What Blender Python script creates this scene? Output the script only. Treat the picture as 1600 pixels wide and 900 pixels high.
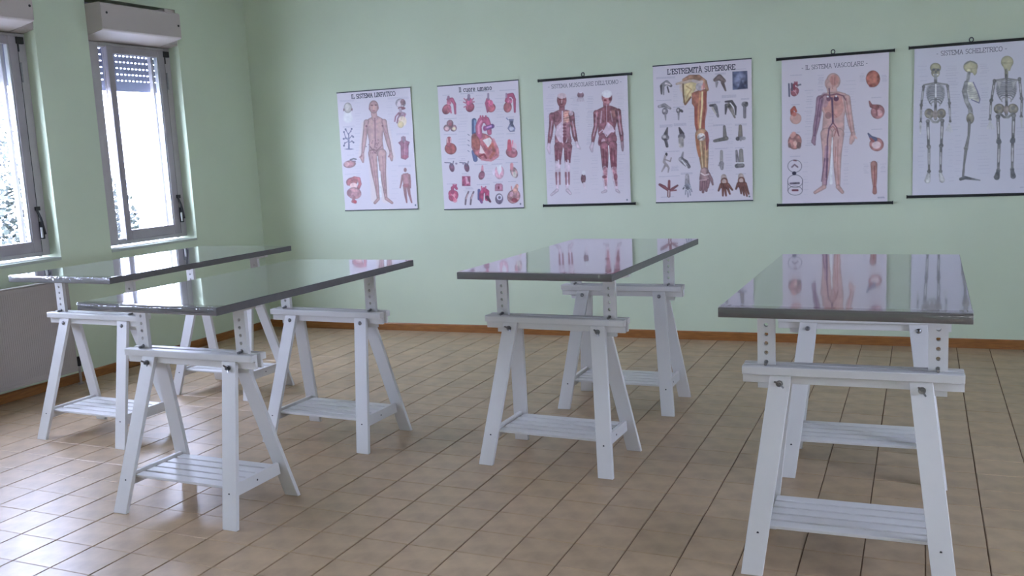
import bpy, bmesh, math, random
import numpy as np
from mathutils import Matrix, Vector
random.seed(7)
for o in list(bpy.data.objects): bpy.data.objects.remove(o)
SC = bpy.context.scene
COL = SC.collection

# ------------------------------------------------------------------ camera
cam_d = bpy.data.cameras.new('camera'); cam = bpy.data.objects.new('camera', cam_d); COL.objects.link(cam)
CR = Vector((0.91525061, 0.40010092, -0.04728179)); CU = Vector((-0.01565553, 0.15258893, 0.98816574)); CF = Vector((-0.4025807, 0.90367907, -0.14592091))
CPOS = Vector((0, 0, 1.463)); FPX = 1450.3
cam.matrix_world = Matrix(((CR.x, CU.x, -CF.x, CPOS.x), (CR.y, CU.y, -CF.y, CPOS.y), (CR.z, CU.z, -CF.z, CPOS.z), (0, 0, 0, 1)))
cam_d.sensor_width = 36; cam_d.lens = FPX / 1600 * 36; cam_d.clip_start = 0.05; cam_d.clip_end = 300
SC.camera = cam

# ------------------------------------------------------------------ world, exposure
SKY = (0.67, 0.73, 1.0); SKY_POWER = 11.0
w = bpy.data.worlds.new('sky'); SC.world = w; w.use_nodes = True
bg = w.node_tree.nodes['Background']; bg.inputs[0].default_value = (*SKY, 1); bg.inputs[1].default_value = SKY_POWER
SC.view_settings.view_transform = 'Standard'; SC.view_settings.look = 'None'
SC.view_settings.gamma = 1; SC.view_settings.exposure = 1.83; SC.view_settings.use_curve_mapping = False
sd = bpy.data.lights.new('sun', 'SUN'); sd.energy = 3; sd.angle = 0.02; sd.color = (1, .97, .95)
sun = bpy.data.objects.new('sun', sd); COL.objects.link(sun); sun.rotation_euler = (math.radians(35), math.radians(12), 0)

# window openings in the left wall: y ranges, the last three unseen and added to light the room
WIN = [(3.705, 4.565), (4.995, 5.855), (2.415, 3.275), (1.125, 1.985), (-0.165, 0.695)]
WZ0, WZ1 = 0.89, 2.68
LA = 0.0226; BA = 0.0334; BD = 6.8435; LX = -5.4506
def left_pt(y, off, z):          # a point on the left wall: off is metres into the room
    s = y - 3
    return Vector((LX + s * math.sin(LA) + off * math.cos(LA), 3 + s * math.cos(LA) - off * math.sin(LA), z))
LM = Matrix.Translation((LX, 3, 0)) @ Matrix.Rotation(-LA, 4, 'Z') @ Matrix.Translation((0, -3, 0))   # local (off, y, z)
BM = Matrix.Translation((0, BD, 0)) @ Matrix.Rotation(BA, 4, 'Z')                                       # local (u, -off, z)
ADDED_FW = [(.05, 1.05)]       # unseen window added behind the camera to light the room
FM = Matrix.Translation((0, -1.6, 0)) @ Matrix.Rotation(math.pi / 2, 4, 'Z')   # local (off, -x, z)
ADDED_RW = [(2.0, 3.5)]         # unseen window added in the right-hand wall to brighten the left one
RM = Matrix.Translation((3.2, 0, 0)) @ Matrix.Rotation(math.pi, 4, 'Z')
for MW, y0, y1 in [(LM, a, b) for a, b in WIN] + [(FM, -b, -a) for a, b in ADDED_FW] + [(RM, -b, -a) for a, b in ADDED_RW]:   # light portals in the window openings guide the daylight sampling
    ld = bpy.data.lights.new('window_portal', 'AREA'); ld.shape = 'RECTANGLE'; ld.size = WZ1 - WZ0 - .2; ld.size_y = y1 - y0
    ld.cycles.is_portal = True
    lo = bpy.data.objects.new('window_portal', ld); COL.objects.link(lo)
    lo.matrix_world = MW @ Matrix.Translation((-.26, (y0 + y1) / 2, (WZ0 + 2.5) / 2)) @ Matrix.Rotation(-math.pi / 2, 4, 'Y')

# ------------------------------------------------------------------ materials
def mat(name, col, rough=.5, metal=0, spec=.5, noise=0, nscale=8, bump=0, bscale=200, coat=0, crough=.05, ior=1.5, objvar=0, stretch=None, col2=None, mottle=None):
    m = bpy.data.materials.new(name); m.use_nodes = True; nt = m.node_tree; b = nt.nodes['Principled BSDF']
    b.inputs['Roughness'].default_value = rough; b.inputs['Metallic'].default_value = metal
    b.inputs['Specular IOR Level'].default_value = spec; b.inputs['IOR'].default_value = ior
    b.inputs['Coat Weight'].default_value = coat; b.inputs['Coat Roughness'].default_value = crough
    b.inputs['Base Color'].default_value = (*col, 1)
    tc = nt.nodes.new('ShaderNodeTexCoord'); mp = nt.nodes.new('ShaderNodeMapping'); nt.links.new(tc.outputs['Object'], mp.inputs[0])
    if stretch: mp.inputs['Scale'].default_value = stretch
    if noise:
        n = nt.nodes.new('ShaderNodeTexNoise'); n.inputs['Scale'].default_value = nscale; n.inputs['Detail'].default_value = 5
        nt.links.new(mp.outputs[0], n.inputs[0])
        mx = nt.nodes.new('ShaderNodeMix'); mx.data_type = 'RGBA'
        c2 = col2 if col2 else tuple(c * (1 - noise) for c in col)
        mx.inputs[6].default_value = (*col, 1); mx.inputs[7].default_value = (*c2, 1)
        cr = nt.nodes.new('ShaderNodeMapRange'); cr.inputs[1].default_value = .3; cr.inputs[2].default_value = .7
        nt.links.new(n.outputs[0], cr.inputs[0]); nt.links.new(cr.outputs[0], mx.inputs[0])
        last = mx.outputs[2]
        if objvar:
            oi = nt.nodes.new('ShaderNodeObjectInfo'); hs = nt.nodes.new('ShaderNodeHueSaturation')
            mr = nt.nodes.new('ShaderNodeMapRange'); mr.inputs[3].default_value = 1 - objvar; mr.inputs[4].default_value = 1 + objvar
            g = nt.nodes.new('ShaderNodeNewGeometry'); ad = nt.nodes.new('ShaderNodeMath'); ad.operation = 'ADD'
            fr = nt.nodes.new('ShaderNodeMath'); fr.operation = 'FRACT'
            nt.links.new(oi.outputs['Random'], ad.inputs[0]); nt.links.new(g.outputs['Random Per Island'], ad.inputs[1])
            nt.links.new(ad.outputs[0], fr.inputs[0]); nt.links.new(fr.outputs[0], mr.inputs[0])
            nt.links.new(mr.outputs[0], hs.inputs['Value']); nt.links.new(last, hs.inputs['Color']); last = hs.outputs[0]
        nt.links.new(last, b.inputs['Base Color'])
    if bump:
        n2 = nt.nodes.new('ShaderNodeTexNoise'); n2.inputs['Scale'].default_value = bscale; n2.inputs['Detail'].default_value = 3
        nt.links.new(mp.outputs[0], n2.inputs[0]); bp = nt.nodes.new('ShaderNodeBump'); bp.inputs['Strength'].default_value = bump
        bp.inputs['Distance'].default_value = .002; nt.links.new(n2.outputs[0], bp.inputs['Height']); nt.links.new(bp.outputs[0], b.inputs['Normal'])
        if coat: nt.links.new(bp.outputs[0], b.inputs['Coat Normal'])
    return m
M = {}
M['wall'] = mat('green wall paint', (.60, .69, .51), .75, noise=.06, nscale=1.5, bump=.15, bscale=90)
M['ceil'] = mat('white ceiling paint', (.80, .80, .78), .9, noise=.03)
M['tile'] = mat('beige ceramic tile', (.51, .365, .22), .37, spec=.7, noise=.2, nscale=9, col2=(.35, .25, .15), objvar=.06, bump=.12, bscale=25)
M['grout'] = mat('brown grout', (.24, .15, .09), .9, noise=.3, nscale=20)
M['wood'] = mat('brown baseboard wood', (.36, .145, .035), .4, noise=.35, nscale=12, stretch=(1, 1, 8))
M['white'] = mat('white painted wood', (.69, .68, .66), .38, noise=.015, nscale=30)
M['steel'] = mat('zinc steel', (.30, .30, .31), .3, metal=1, noise=.2, nscale=60)
M['dark'] = mat('dark screw', (.03, .03, .035), .5, noise=.2)
M['top'] = mat('grey film wrapped board', (.24, .24, .26), .11, spec=.9, ior=2.0, noise=.05, nscale=5, coat=1, crough=.04, bump=.05, bscale=9)
M['edge'] = mat('grey board edge', (.115, .11, .108), .4, noise=.12, nscale=40, coat=.2, crough=.15, bump=.4, bscale=60)
M['alu'] = mat('anodised grey aluminium', (.46, .43, .42), .42, metal=.2, noise=.06, nscale=20)
M['alud'] = mat('dark window profile', (.36, .33, .34), .4, metal=.2, noise=.1)
M['gasket'] = mat('black window hardware', (.015, .015, .015), .5, noise=.1)
M['box'] = mat('beige grey shutter box sheet', (.50, .44, .40), .45, noise=.05, nscale=6)
M['slat'] = mat('blue grey shutter slat', (.33, .35, .45), .5, noise=.05)
M['sill'] = mat('pale sill stone', (.62, .64, .62), .3, noise=.1)
M['sillp'] = mat('painted sill plaster', (.42, .47, .40), .6, noise=.05)
M['rad'] = mat('cream radiator enamel', (.44, .40, .37), .4, noise=.04)
M['bar'] = mat('black poster rod', (.010, .014, .016), .4, noise=.1)
M['railg'] = mat('dark poster strip', (.06, .075, .08), .35, noise=.1)
M['ink'] = mat('dark title ink', (.055, .055, .085), .6, noise=.1)
M['ink2'] = mat('grey title ink', (.14, .14, .18), .6, noise=.1)
M['bark'] = mat('bark', (.12, .09, .06), .9, noise=.4)
M['leaf'] = mat('green leaf', (.012, .020, .013), .6, noise=.3, objvar=.3)
M['pave'] = mat('pale outdoor paving', (.60, .60, .60), .8, noise=.15, nscale=.6)
M['render'] = mat('outside plaster', (.66, .60, .48), .9, noise=.1)
# poster paper: its print is a colour attribute
pm = bpy.data.materials.new('printed poster paper'); pm.use_nodes = True
at = pm.node_tree.nodes.new('ShaderNodeAttribute'); at.attribute_name = 'print'
pb = pm.node_tree.nodes['Principled BSDF']; pm.node_tree.links.new(at.outputs['Color'], pb.inputs['Base Color']); pb.inputs['Roughness'].default_value = .35
M['paper'] = pm; M['paperback'] = mat('paper back', (.75, .75, .78), .6, noise=.02)
# glass and cling film
def clear(name, rough, gloss, tint=(1, 1, 1)):
    m = bpy.data.materials.new(name); m.use_nodes = True; nt = m.node_tree; nt.nodes.clear()
    out = nt.nodes.new('ShaderNodeOutputMaterial'); t = nt.nodes.new('ShaderNodeBsdfTransparent'); t.inputs[0].default_value = (*tint, 1)
    g = nt.nodes.new('ShaderNodeBsdfGlossy'); g.inputs['Roughness'].default_value = rough
    f = nt.nodes.new('ShaderNodeLayerWeight'); f.inputs[0].default_value = .5      # Schlick fresnel, the same from either side of the thin sheet
    pw = nt.nodes.new('ShaderNodeMath'); pw.operation = 'POWER'; pw.inputs[1].default_value = 5; nt.links.new(f.outputs['Facing'], pw.inputs[0])
    ml = nt.nodes.new('ShaderNodeMath'); ml.operation = 'MULTIPLY_ADD'; ml.inputs[1].default_value = .9; ml.inputs[2].default_value = gloss + .04
    mx = nt.nodes.new('ShaderNodeMixShader'); nt.links.new(pw.outputs[0], ml.inputs[0]); nt.links.new(ml.outputs[0], mx.inputs[0])
    nt.links.new(t.outputs[0], mx.inputs[1]); nt.links.new(g.outputs[0], mx.inputs[2]); nt.links.new(mx.outputs[0], out.inputs[0])
    return m
M['glass'] = clear('window glass', .01, 0.0, (.95, .97, 1))
M['film'] = clear('clear cling film', .06, .05)

# ------------------------------------------------------------------ helpers
def put(o, parent=None, mw=None):
    COL.objects.link(o)
    if parent is not None: o.parent = parent
    if mw is not None: o.matrix_local = mw
    return o
def tag(o, label=None, cat=None, group=None, kind=None):
    if label: o['label'] = label
    if cat: o['category'] = cat
    if group: o['group'] = group
    if kind: o['kind'] = kind
    return o
def empty(name, mw, label=None, cat=None, group=None, kind=None):
    o = bpy.data.objects.new(name, None); o.empty_display_size = .1; put(o, None, mw); return tag(o, label, cat, group, kind)
class MB:
    def __init__(s): s.v = []; s.f = []
    def hull8(s, p):                     # p: four bottom corners then four top corners, counter-clockwise from above
        n = len(s.v); s.v += [tuple(q) for q in p]
        s.f += [tuple(n + i for i in q) for q in ((3, 2, 1, 0), (4, 5, 6, 7), (0, 1, 5, 4), (1, 2, 6, 5), (2, 3, 7, 6), (3, 0, 4, 7))]
        return s
    def box(s, a, b):
        (x0, y0, z0), (x1, y1, z1) = a, b
        return s.hull8([(x0, y0, z0), (x1, y0, z0), (x1, y1, z0), (x0, y1, z0), (x0, y0, z1), (x1, y0, z1), (x1, y1, z1), (x0, y1, z1)])
    def prism(s, prof, a, b, axis):      # closed profile (list of 2d) swept from a to b along axis
        n = len(s.v); k = len(prof)
        def P(t, q):
            if axis == 'x': return (t, q[0], q[1])
            if axis == 'y': return (q[0], t, q[1])
            return (q[0], q[1], t)
        s.v += [P(a, q) for q in prof] + [P(b, q) for q in prof]
        s.f += [tuple(n + i for i in range(k))[::-1], tuple(n + k + i for i in range(k))]
        s.f += [(n + i, n + (i + 1) % k, n + k + (i + 1) % k, n + k + i) for i in range(k)]
        return s
    def tube(s, pts, r, seg=10, caps=True):
        pts = [Vector(p) for p in pts]; n0 = len(s.v); rr = r if isinstance(r, (list, tuple)) else [r] * len(pts)
        up = None
        for i, p in enumerate(pts):
            d = (pts[min(i + 1, len(pts) - 1)] - pts[max(i - 1, 0)]).normalized()
            if up is None: up = d.orthogonal().normalized()
            up = (up - d * up.dot(d)).normalized(); si = d.cross(up)
            for k in range(seg):
                a = 2 * math.pi * k / seg; s.v.append(tuple(p + (up * math.cos(a) + si * math.sin(a)) * rr[i]))
        for i in range(len(pts) - 1):
            for k in range(seg):
                a = n0 + i * seg + k; b = n0 + i * seg + (k + 1) % seg; s.f.append((a, b, b + seg, a + seg))
        if caps: s.f += [tuple(n0 + k for k in range(seg))[::-1], tuple(n0 + (len(pts) - 1) * seg + k for k in range(seg))]
        return s
    def mesh(s, name, m, bevel=0, seg=2, smooth=False):
        me = bpy.data.meshes.new(name); me.from_pydata(s.v, [], s.f)
        bm = bmesh.new(); bm.from_mesh(me); bmesh.ops.recalc_face_normals(bm, faces=bm.faces)
        if bevel: bmesh.ops.bevel(bm, geom=list(bm.edges), offset=bevel, segments=seg, profile=.6, affect='EDGES', clamp_overlap=True)
        bm.to_mesh(me); bm.free()
        if smooth:
            for p in me.polygons: p.use_smooth = True
        me.materials.append(m); return me
    def obj(s, name, m, parent=None, mw=None, bevel=0, seg=2, smooth=False):
        return put(bpy.data.objects.new(name, s.mesh(name, m, bevel, seg, smooth)), parent, mw)
def children(o): return [c for c in bpy.data.objects if c.parent == o]
def copy_tree(o, parent=None, kids=None):
    c = o.copy(); COL.objects.link(c); c.parent = parent
    for ch in kids.get(o.name, []): copy_tree(ch, c, kids)
    return c
def kidmap():
    k = {}
    for o in bpy.data.objects:
        if o.parent: k.setdefault(o.parent.name, []).append(o)
    return k
def T(x, y, z): return Matrix.Translation((x, y, z))

# ------------------------------------------------------------------ room shell
H = 3.15; RX = 3.2; RY = -1.6
floor = MB().box((LX - .5, RY - .31, -.12), (RX + .31, 7.3, -.0045)).obj('floor', M['grout']); tag(floor, kind='structure')
ceil = MB().box((LX - .5, RY - .31, H), (RX + .31, 7.3, H + .15)).obj('ceiling', M['ceil']); tag(ceil, kind='structure')
wl = MB(); ys = [RY - .2] + sorted([v for p in WIN for v in p]) + [7.0]
TH = -.30
for i in range(0, len(ys), 2): wl.box((TH, ys[i], 0), (0, ys[i + 1], H))
for y0, y1 in WIN:
    wl.box((TH, y0, 0), (0, y1, WZ0 - .022)); wl.box((TH, y0, WZ1), (0, y1, H))
tag(wl.obj('wall_left', M['wall'], mw=LM), kind='structure')
tag(MB().box((-5.62, 0, 0), (RX + .2, .25, H)).obj('wall_back', M['wall'], mw=BM), kind='structure')
wr = MB(); xs = [-7.0] + sorted([-v for p in ADDED_RW for v in p]) + [1.8]
for i in range(0, len(xs), 2): wr.box((TH, xs[i], 0), (0, xs[i + 1], H))
for a, b in ADDED_RW: wr.box((TH, -b, 0), (0, -a, WZ0 - .022)); wr.box((TH, -b, WZ1), (0, -a, H))
tag(wr.obj('wall_right', M['wall'], mw=RM), kind='structure')
wf = MB(); xs = [-RX] + sorted([-v for p in ADDED_FW for v in p]) + [-LX + .1]
for i in range(0, len(xs), 2): wf.box((TH, xs[i], 0), (0, xs[i + 1], H))
for a, b in ADDED_FW: wf.box((TH, -b, 0), (0, -a, WZ0 - .022)); wf.box((TH, -b, WZ1), (0, -a, H))
tag(wf.obj('wall_front', M['wall'], mw=FM), kind='structure')
bp = [(0, 0), (-.013, 0), (-.013, .056), (-.008, .064), (0, .064)]
tag(MB().prism(bp, -5.365, RX, 'x').obj('baseboard_back', M['wood'], mw=BM), kind='structure')
tag(MB().prism([(-a, b) for a, b in bp], RY + .02, 6.645, 'y').obj('baseboard_left', M['wood'], mw=LM), kind='structure')

# floor tiles: 20 cm squares, wide dark joints running away from the camera, finer cross joints
TX0, TY0, PX, PY = -2.1715, 2.691, .2002, .1985
def wall_x(y): return LX + (y - 3) * math.tan(LA) + .003
def wall_y(x): return BD + x * math.tan(BA) - .003
def pix(p):
    d = Vector(p) - CPOS; z = d.dot(CF)
    if z < .1: return None
    return (800 + FPX * d.dot(CR) / z, 450 - FPX * d.dot(CU) / z, z)
cells = []
for i in range(-18, 28):
    for j in range(-22, 22):
        x0 = TX0 + i * PX + .0021; x1 = x0 + PX - .0042; y0 = TY0 + j * PY + .0010; y1 = y0 + PY - .0020
        xm = wall_x(y0); ym = wall_y((x0 + x1) / 2)
        if x1 < xm + .03 or y0 > ym - .03 or x0 > RX - .02 or y1 < RY + .02: continue
        x0 = max(x0, xm); y1 = min(y1, ym - .001); x1 = min(x1, RX)
        c = pix(((x0 + x1) / 2, (y0 + y1) / 2, 0)); area = 0
        if c and -20 < c[0] < 1620 and 300 < c[1] < 915: area = 1 / c[2] ** 3
        full = abs((x1 - x0) - (PX - .0042)) < 1e-6 and abs((y1 - y0) - (PY - .0020)) < 1e-6
        cells.append((area if full else 0, x0, y0, x1, y1))
cells.sort(reverse=True)
def tile_geo(mb, x0, y0, x1, y1, z):
    b = .0022
    mb.hull8([(x0, y0, z - .008), (x1, y0, z - .008), (x1, y1, z - .008), (x0, y1, z - .008), (x0, y0, z - .0018), (x1, y0, z - .0018), (x1, y1, z - .0018), (x0, y1, z - .0018)])
    mb.f.pop(-5)
    n = len(mb.v); mb.v += [(x0 + b, y0 + b, z), (x1 - b, y0 + b, z), (x1 - b, y1 - b, z), (x0 + b, y1 - b, z)]
    mb.f += [(n - 4, n - 3, n + 1, n), (n - 3, n - 2, n + 2, n + 1), (n - 2, n - 1, n + 3, n + 2), (n - 1, n - 4, n, n + 3), (n, n + 1, n + 2, n + 3)]
tm = MB(); hx, hy = (PX - .0042) / 2, (PY - .0020) / 2
tile_geo(tm, -hx, -hy, hx, hy, 0); tmesh = tm.mesh('tile', M['tile'])
rest = MB()
for k, (a, x0, y0, x1, y1) in enumerate(cells):
    dz = random.uniform(-.0004, .0003)
    if k < 300:
        o = bpy.data.objects.new('tile', tmesh); put(o, floor, T((x0 + x1) / 2, (y0 + y1) / 2, dz) @ Matrix.Rotation(random.uniform(-.002, .002), 4, 'Z') @ Matrix.Rotation(random.uniform(-.0015, .0015), 4, 'X') @ Matrix.Rotation(random.uniform(-.0015, .0015), 4, 'Y'))
    else: tile_geo(rest, x0, y0, x1, y1, dz)
tag(rest.obj('tile_field', M['tile'], floor), kind='stuff')

# ------------------------------------------------------------------ windows
def window(n, y0, y1, MW=None):
    W = empty('window_%d' % n, (MW or LM) @ T(-.10, (y0 + y1) / 2, WZ0), kind='structure')
    h = (y1 - y0) / 2; top = 2.39 - WZ0; zb = .015
    def r(name, x0, x1, a0, a1, c0, c1, m, par=W, bev=.003): return MB().box((x0, a0, c0), (x1, a1, c1)).obj(name, m, par, bevel=bev, seg=1)
    r('frame_jamb', -.075, 0, -h + .001, -h + .165, zb, top, M['alu']); r('frame_jamb', -.075, 0, h - .062, h - .001, zb, top, M['alu'])
    r('frame_head', -.075, 0, -h + .166, h - .063, top - .03, top, M['alu']); r('frame_base', -.075, 0, -h + .166, h - .063, zb, zb + .042, M['alu'])
    # narrow fixed light on the left, mullion behind the sash
    r('mullion', -.045, -.0285, -h + .232, -h + .262, zb + .042, top - .03, M['alud'])
    g = r('pane', -.05, -.046, -h + .166, -h + .232, zb + .042, top - .03, M['glass'], bev=0)
    # casement sash standing proud
    s0, s1 = -h + .232, h - .072; sb, st = zb + .028, top - .02
    S = bpy.data.objects.new('sash', MB().box((-.028, s0, sb), (.012, s0 + .055, st)).box((-.028, s1 - .062, sb), (.012, s1, st)).box((-.028, s0 + .055, sb), (.012, s1 - .062, sb + .075)).box((-.028, s0 + .055, st - .055), (.012, s1 - .062, st)).mesh('sash', M['alud'], .003, 1))
    put(S, W)
    MB().box((-.012, s0 + .056, sb + .076), (-.008, s1 - .063, st - .056)).obj('pane', M['glass'], S)
    gb = MB()
    for a, b in ((s1 - .072, s1 - .063),): gb.box((-.03, a, sb + .076), (.004, b, st - .056))
    tag(gb.obj('glazing_bead', M['sill'], S), 'pale glazing bead along the right stile')
    r('rear_profile', -.072, -.035, s1 - .098, s1 - .074, zb + .042, top - .03, M['alu'])
    # hinges and lever handle on the right stile
    hd = MB().box((.012, s1 - .022, .325), (.03, s1 + .012, .352)).tube([(.022, s1 - .012, .33), (.034, s1 + .002, .27), (.036, s1 + .02, .16)], [.008, .009, .010], 8)
    hd.box((.012, s1 - .002, .13), (.032, s1 + .022, .25)); hd.obj('handle', M['gasket'], S, bevel=.002, seg=1)
    lv = MB().box((.032, s1 - .012, .14), (.04, s1 + .002, .21)); tag(lv.obj('handle_plate', M['sill'], S, bevel=.002), 'light metal plate on the handle')
    MB().box((.0, s1 - .01, st - .05), (.022, s1 + .045, st - .005)).box((.0, s1 + .0, st - .10), (.014, s1 + .012, st - .05)).obj('hinge', M['gasket'], S, bevel=.002, seg=1)
    MB().box((.0, s1 + .0, st - .30), (.02, s1 + .014, st - .17)).obj('hinge', M['steel'], S, bevel=.002, seg=1)
    MB().box((-.02, s1 + .0005, sb), (.003, s1 + .009, st)).obj('gasket', M['gasket'], S)
    # sill
    MB().box((-.19, -h, -.021), (.104, h, -.002)).obj('sill', M['sillp'], W, bevel=.003)
    # roller shutter curtain, lowered a little: slats with light slots between them
    z = 2.134 + .046 * 7 - WZ0 + .041; k = 0        # z is the top of a slat; its slot row lies .041 below
    while z > 2.13 - WZ0 + .02:
        sl = MB().box((-.112, -h + .012, z - .037), (-.102, h - .012, z))
        x = -h + .02
        while x < h - .03:
            sl.box((-.110, x, z - .046), (-.104, x + .017, z - .037)); x += .037
        sl.obj('shutter_slat', M['slat'], W); z -= .046; k += 1
    MB().box((-.114, -h + .012, 2.052 - WZ0), (-.10, h - .012, z)).obj('shutter_end_bar', M['slat'], W, bevel=.002)
    for s in (-1, 1):
        a, b = sorted((s * (h - .001), s * (h - .028))); MB().box((-.125, a, 0), (-.092, b, top)).obj('shutter_guide', M['alu'], W)
    MB().box((-.118, -h + .01, top + .012), (-.08, h - .01, WZ1 + .005 - WZ0)).obj('shutter_backing', M['alud'], W)
    return W
for i, (y0, y1) in enumerate(WIN): window(i + 1, y0, y1)
for i, (x0, x1) in enumerate(ADDED_FW): window(6 + i, -x1, -x0, FM)
for i, (x0, x1) in enumerate(ADDED_RW): window(7 + i, -x1, -x0, RM)

def shutter_box(y0, y1, lab):
    B = empty('shutter_box', LM @ T(0, y0 + .002, 2.39), lab, 'shutter box', 'roller shutter boxes over the windows')
    wd = y1 - y0 - .004
    pr = [(-.178, .004), (-.095, .004), (.135, .045), (.149, .055), (.149, .228), (.135, .238), (-.178, .238)]
    def inner(y_a, y_b): return MB().prism([(x, z) for x, z in pr], y_a, y_b, 'y')
    inner(0, wd - .108).obj('cover', M['box'], B, bevel=.004)
    MB().prism([(-.178, .004), (-.095, .004), (-.005, .02), (-.005, .29), (-.178, .289)], wd - .104, wd, 'y').obj('end_cap', M['box'], B, bevel=.002)
    for y, z in ((.048, .168), (wd - .132, .142)): MB().tube([(.147, y, z), (.1515, y, z)], .0085, 12).obj('screw_hole', M['gasket'], B)
    MB().tube([(.06, wd - .16, .2385), (.06, wd - .16, .246)], .008, 8).obj('screw', M['steel'], B)
    return B
shutter_box(*WIN[0], 'beige-grey roller shutter box at the top left corner, over the left window')
shutter_box(*WIN[1], 'beige-grey roller shutter box over the window nearer the corner')

# ------------------------------------------------------------------ radiator
R_ = empty('radiator', LM @ T(.05, 3.6, .11), 'cream panel radiator under the left window', 'radiator')
rp = MB().box((.0, -.35, .0), (.022, .915, .625)); rp.obj('rear_panel', M['rad'], R_, bevel=.004)
MB().box((.032, -.35, .0), (.05, .915, .625)).obj('front_panel', M['rad'], R_, bevel=.006)
fr = MB()
for k in range(84): fr.box((.0503, -.335 + k * .0149, .03), (.0513, -.335 + k * .0149 + .008, .60))
fr.obj('ribbing', M['rad'], R_)
MB().box((-.0, -.35, .626), (.052, .915, .634)).obj('top_grille', M['rad'], R_, bevel=.002)
MB().box((.0, -.348, -.008), (.054, .913, .012)).obj('lower_edge', M['rad'], R_, bevel=.003)
for y in (0, .7): MB().box((-.05, y, .2), (.0, y + .03, .5)).obj('bracket', M['rad'], R_)
MB().tube([(.026, .913, .04), (.026, .945, .04)], .009, 10).tube([(.026, .945, .02), (.026, .945, .085)], .013, 10).obj('valve', M['gasket'], R_, smooth=False)
MB().tube([(.026, .945, .02), (.026, .945, -.108)], .0085, 10).obj('pipe', M['rad'], R_, smooth=True)
MB().tube([(.026, .945, -.108), (.026, .945, -.102)], .02, 14).obj('floor_collar', M['rad'], R_)

# ------------------------------------------------------------------ trestles
def plate_holes(w, t, z0, z1, hz, pitch, r, bottom_from):
    mb = MB(); K = 12
    lo = min(hz) - pitch / 2; hi = max(hz) + pitch / 2
    mb.box((-w / 2, -t / 2, z0), (w / 2, t / 2, lo)); mb.box((-w / 2, -t / 2, hi), (w / 2, t / 2, z1))
    for h in hz:
        ring = []; out = []
        for k in range(K):
            a = 2 * math.pi * (k + .5) / K; c, s = math.cos(a), math.sin(a); ring.append((r * c, h + r * s))
            m = min((w / 2) / abs(c), (pitch / 2) / abs(s)); out.append((m * c, h + m * s))
        # snap the corner directions so that neighbouring cells close
        n = len(mb.v)
        for y in (-t / 2, t / 2):
            mb.v += [(x, y, z) for x, z in ring] + [(x, y, z) for x, z in out]
        for k in range(K):
            j = (k + 1) % K
            mb.f += [(n + k, n + j, n + K + j, n + K + k), (n + 2 * K + j, n + 2 * K + k, n + 3 * K + k, n + 3 * K + j), (n + j, n + k, n + 2 * K + k, n + 2 * K + j), (n + K + k, n + K + j, n + 3 * K + j, n + 3 * K + k)]
            # corner triangles
            (xa, za), (xb, zb) = out[k], out[j]
            if abs(abs(xa) - abs(xb)) > 1e-6 and abs(abs(za) - abs(zb)) > 1e-6 :
                cx = w / 2 * (1 if xa + xb > 0 else -1); cz = h + pitch / 2 * (1 if za + zb - 2 * h > 0 else -1)
                q = len(mb.v); mb.v += [(cx, -t / 2, cz), (cx, t / 2, cz)]
                mb.f += [(n + K + k, n + K + j, q), (n + 3 * K + j, n + 3 * K + k, q + 1), (n + K + k, q, q + 1, n + 3 * K + k), (q, n + K + j, n + 3 * K + j, q + 1)]
    return mb
def leg_mesh(sx, sy):
    w = .0718; lt = .019
    a, b, e, d, hb = .2239, .3004, .0445, .2122, .6305
    def cx(z): return sx * (b + (a - b) * z / hb)
    def fy(z): return sy * (d + (e - d) * z / hb)
    zt = .6575
    p = []
    for z in (0, zt):
        yo = fy(z); yi = yo - sy * lt * 1.03
        ya, yb = sorted((yo, yi)); c = cx(z); p += [(c - w / 2, ya, z), (c + w / 2, ya, z), (c + w / 2, yb, z), (c - w / 2, yb, z)]
    return MB().hull8(p)
def wing_nut(par, x, y, z, sy, ang):
    mb = MB().tube([(0, 0, 0), (0, -.004, 0)], .012, 14).tube([(0, -.004, 0), (0, -.013, 0)], .0075, 10).tube([(0, -.013, 0), (0, -.02, 0)], .0035, 8)
    for s in (-1, 1):
        mb.hull8([(s * .005, -.005, -.003), (s * .019, -.016, -.003), (s * .019, -.019, -.003), (s * .005, -.012, -.003), (s * .005, -.005, .003), (s * .019, -.016, .003), (s * .019, -.019, .003), (s * .005, -.012, .003)])
    o = mb.mesh('wing_nut', M['steel']); ob = bpy.data.objects.new('wing_nut', o)
    put(ob, par, T(x, y, z) @ Matrix.Rotation(0 if sy < 0 else math.pi, 4, 'Z') @ Matrix.Rotation(ang, 4, 'Y'))
def round_bolt(par, x, y, z, sy):
    mb = MB().tube([(0, 0, 0), (0, -.003, 0), (0, -.006, 0), (0, -.008, 0)], [.011, .0105, .0075, .002], 14)
    ob = bpy.data.objects.new('bolt', mb.mesh('bolt', M['steel'], smooth=True)); put(ob, par, T(x, y, z) @ Matrix.Rotation(0 if sy < 0 else math.pi, 4, 'Z'))
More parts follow.
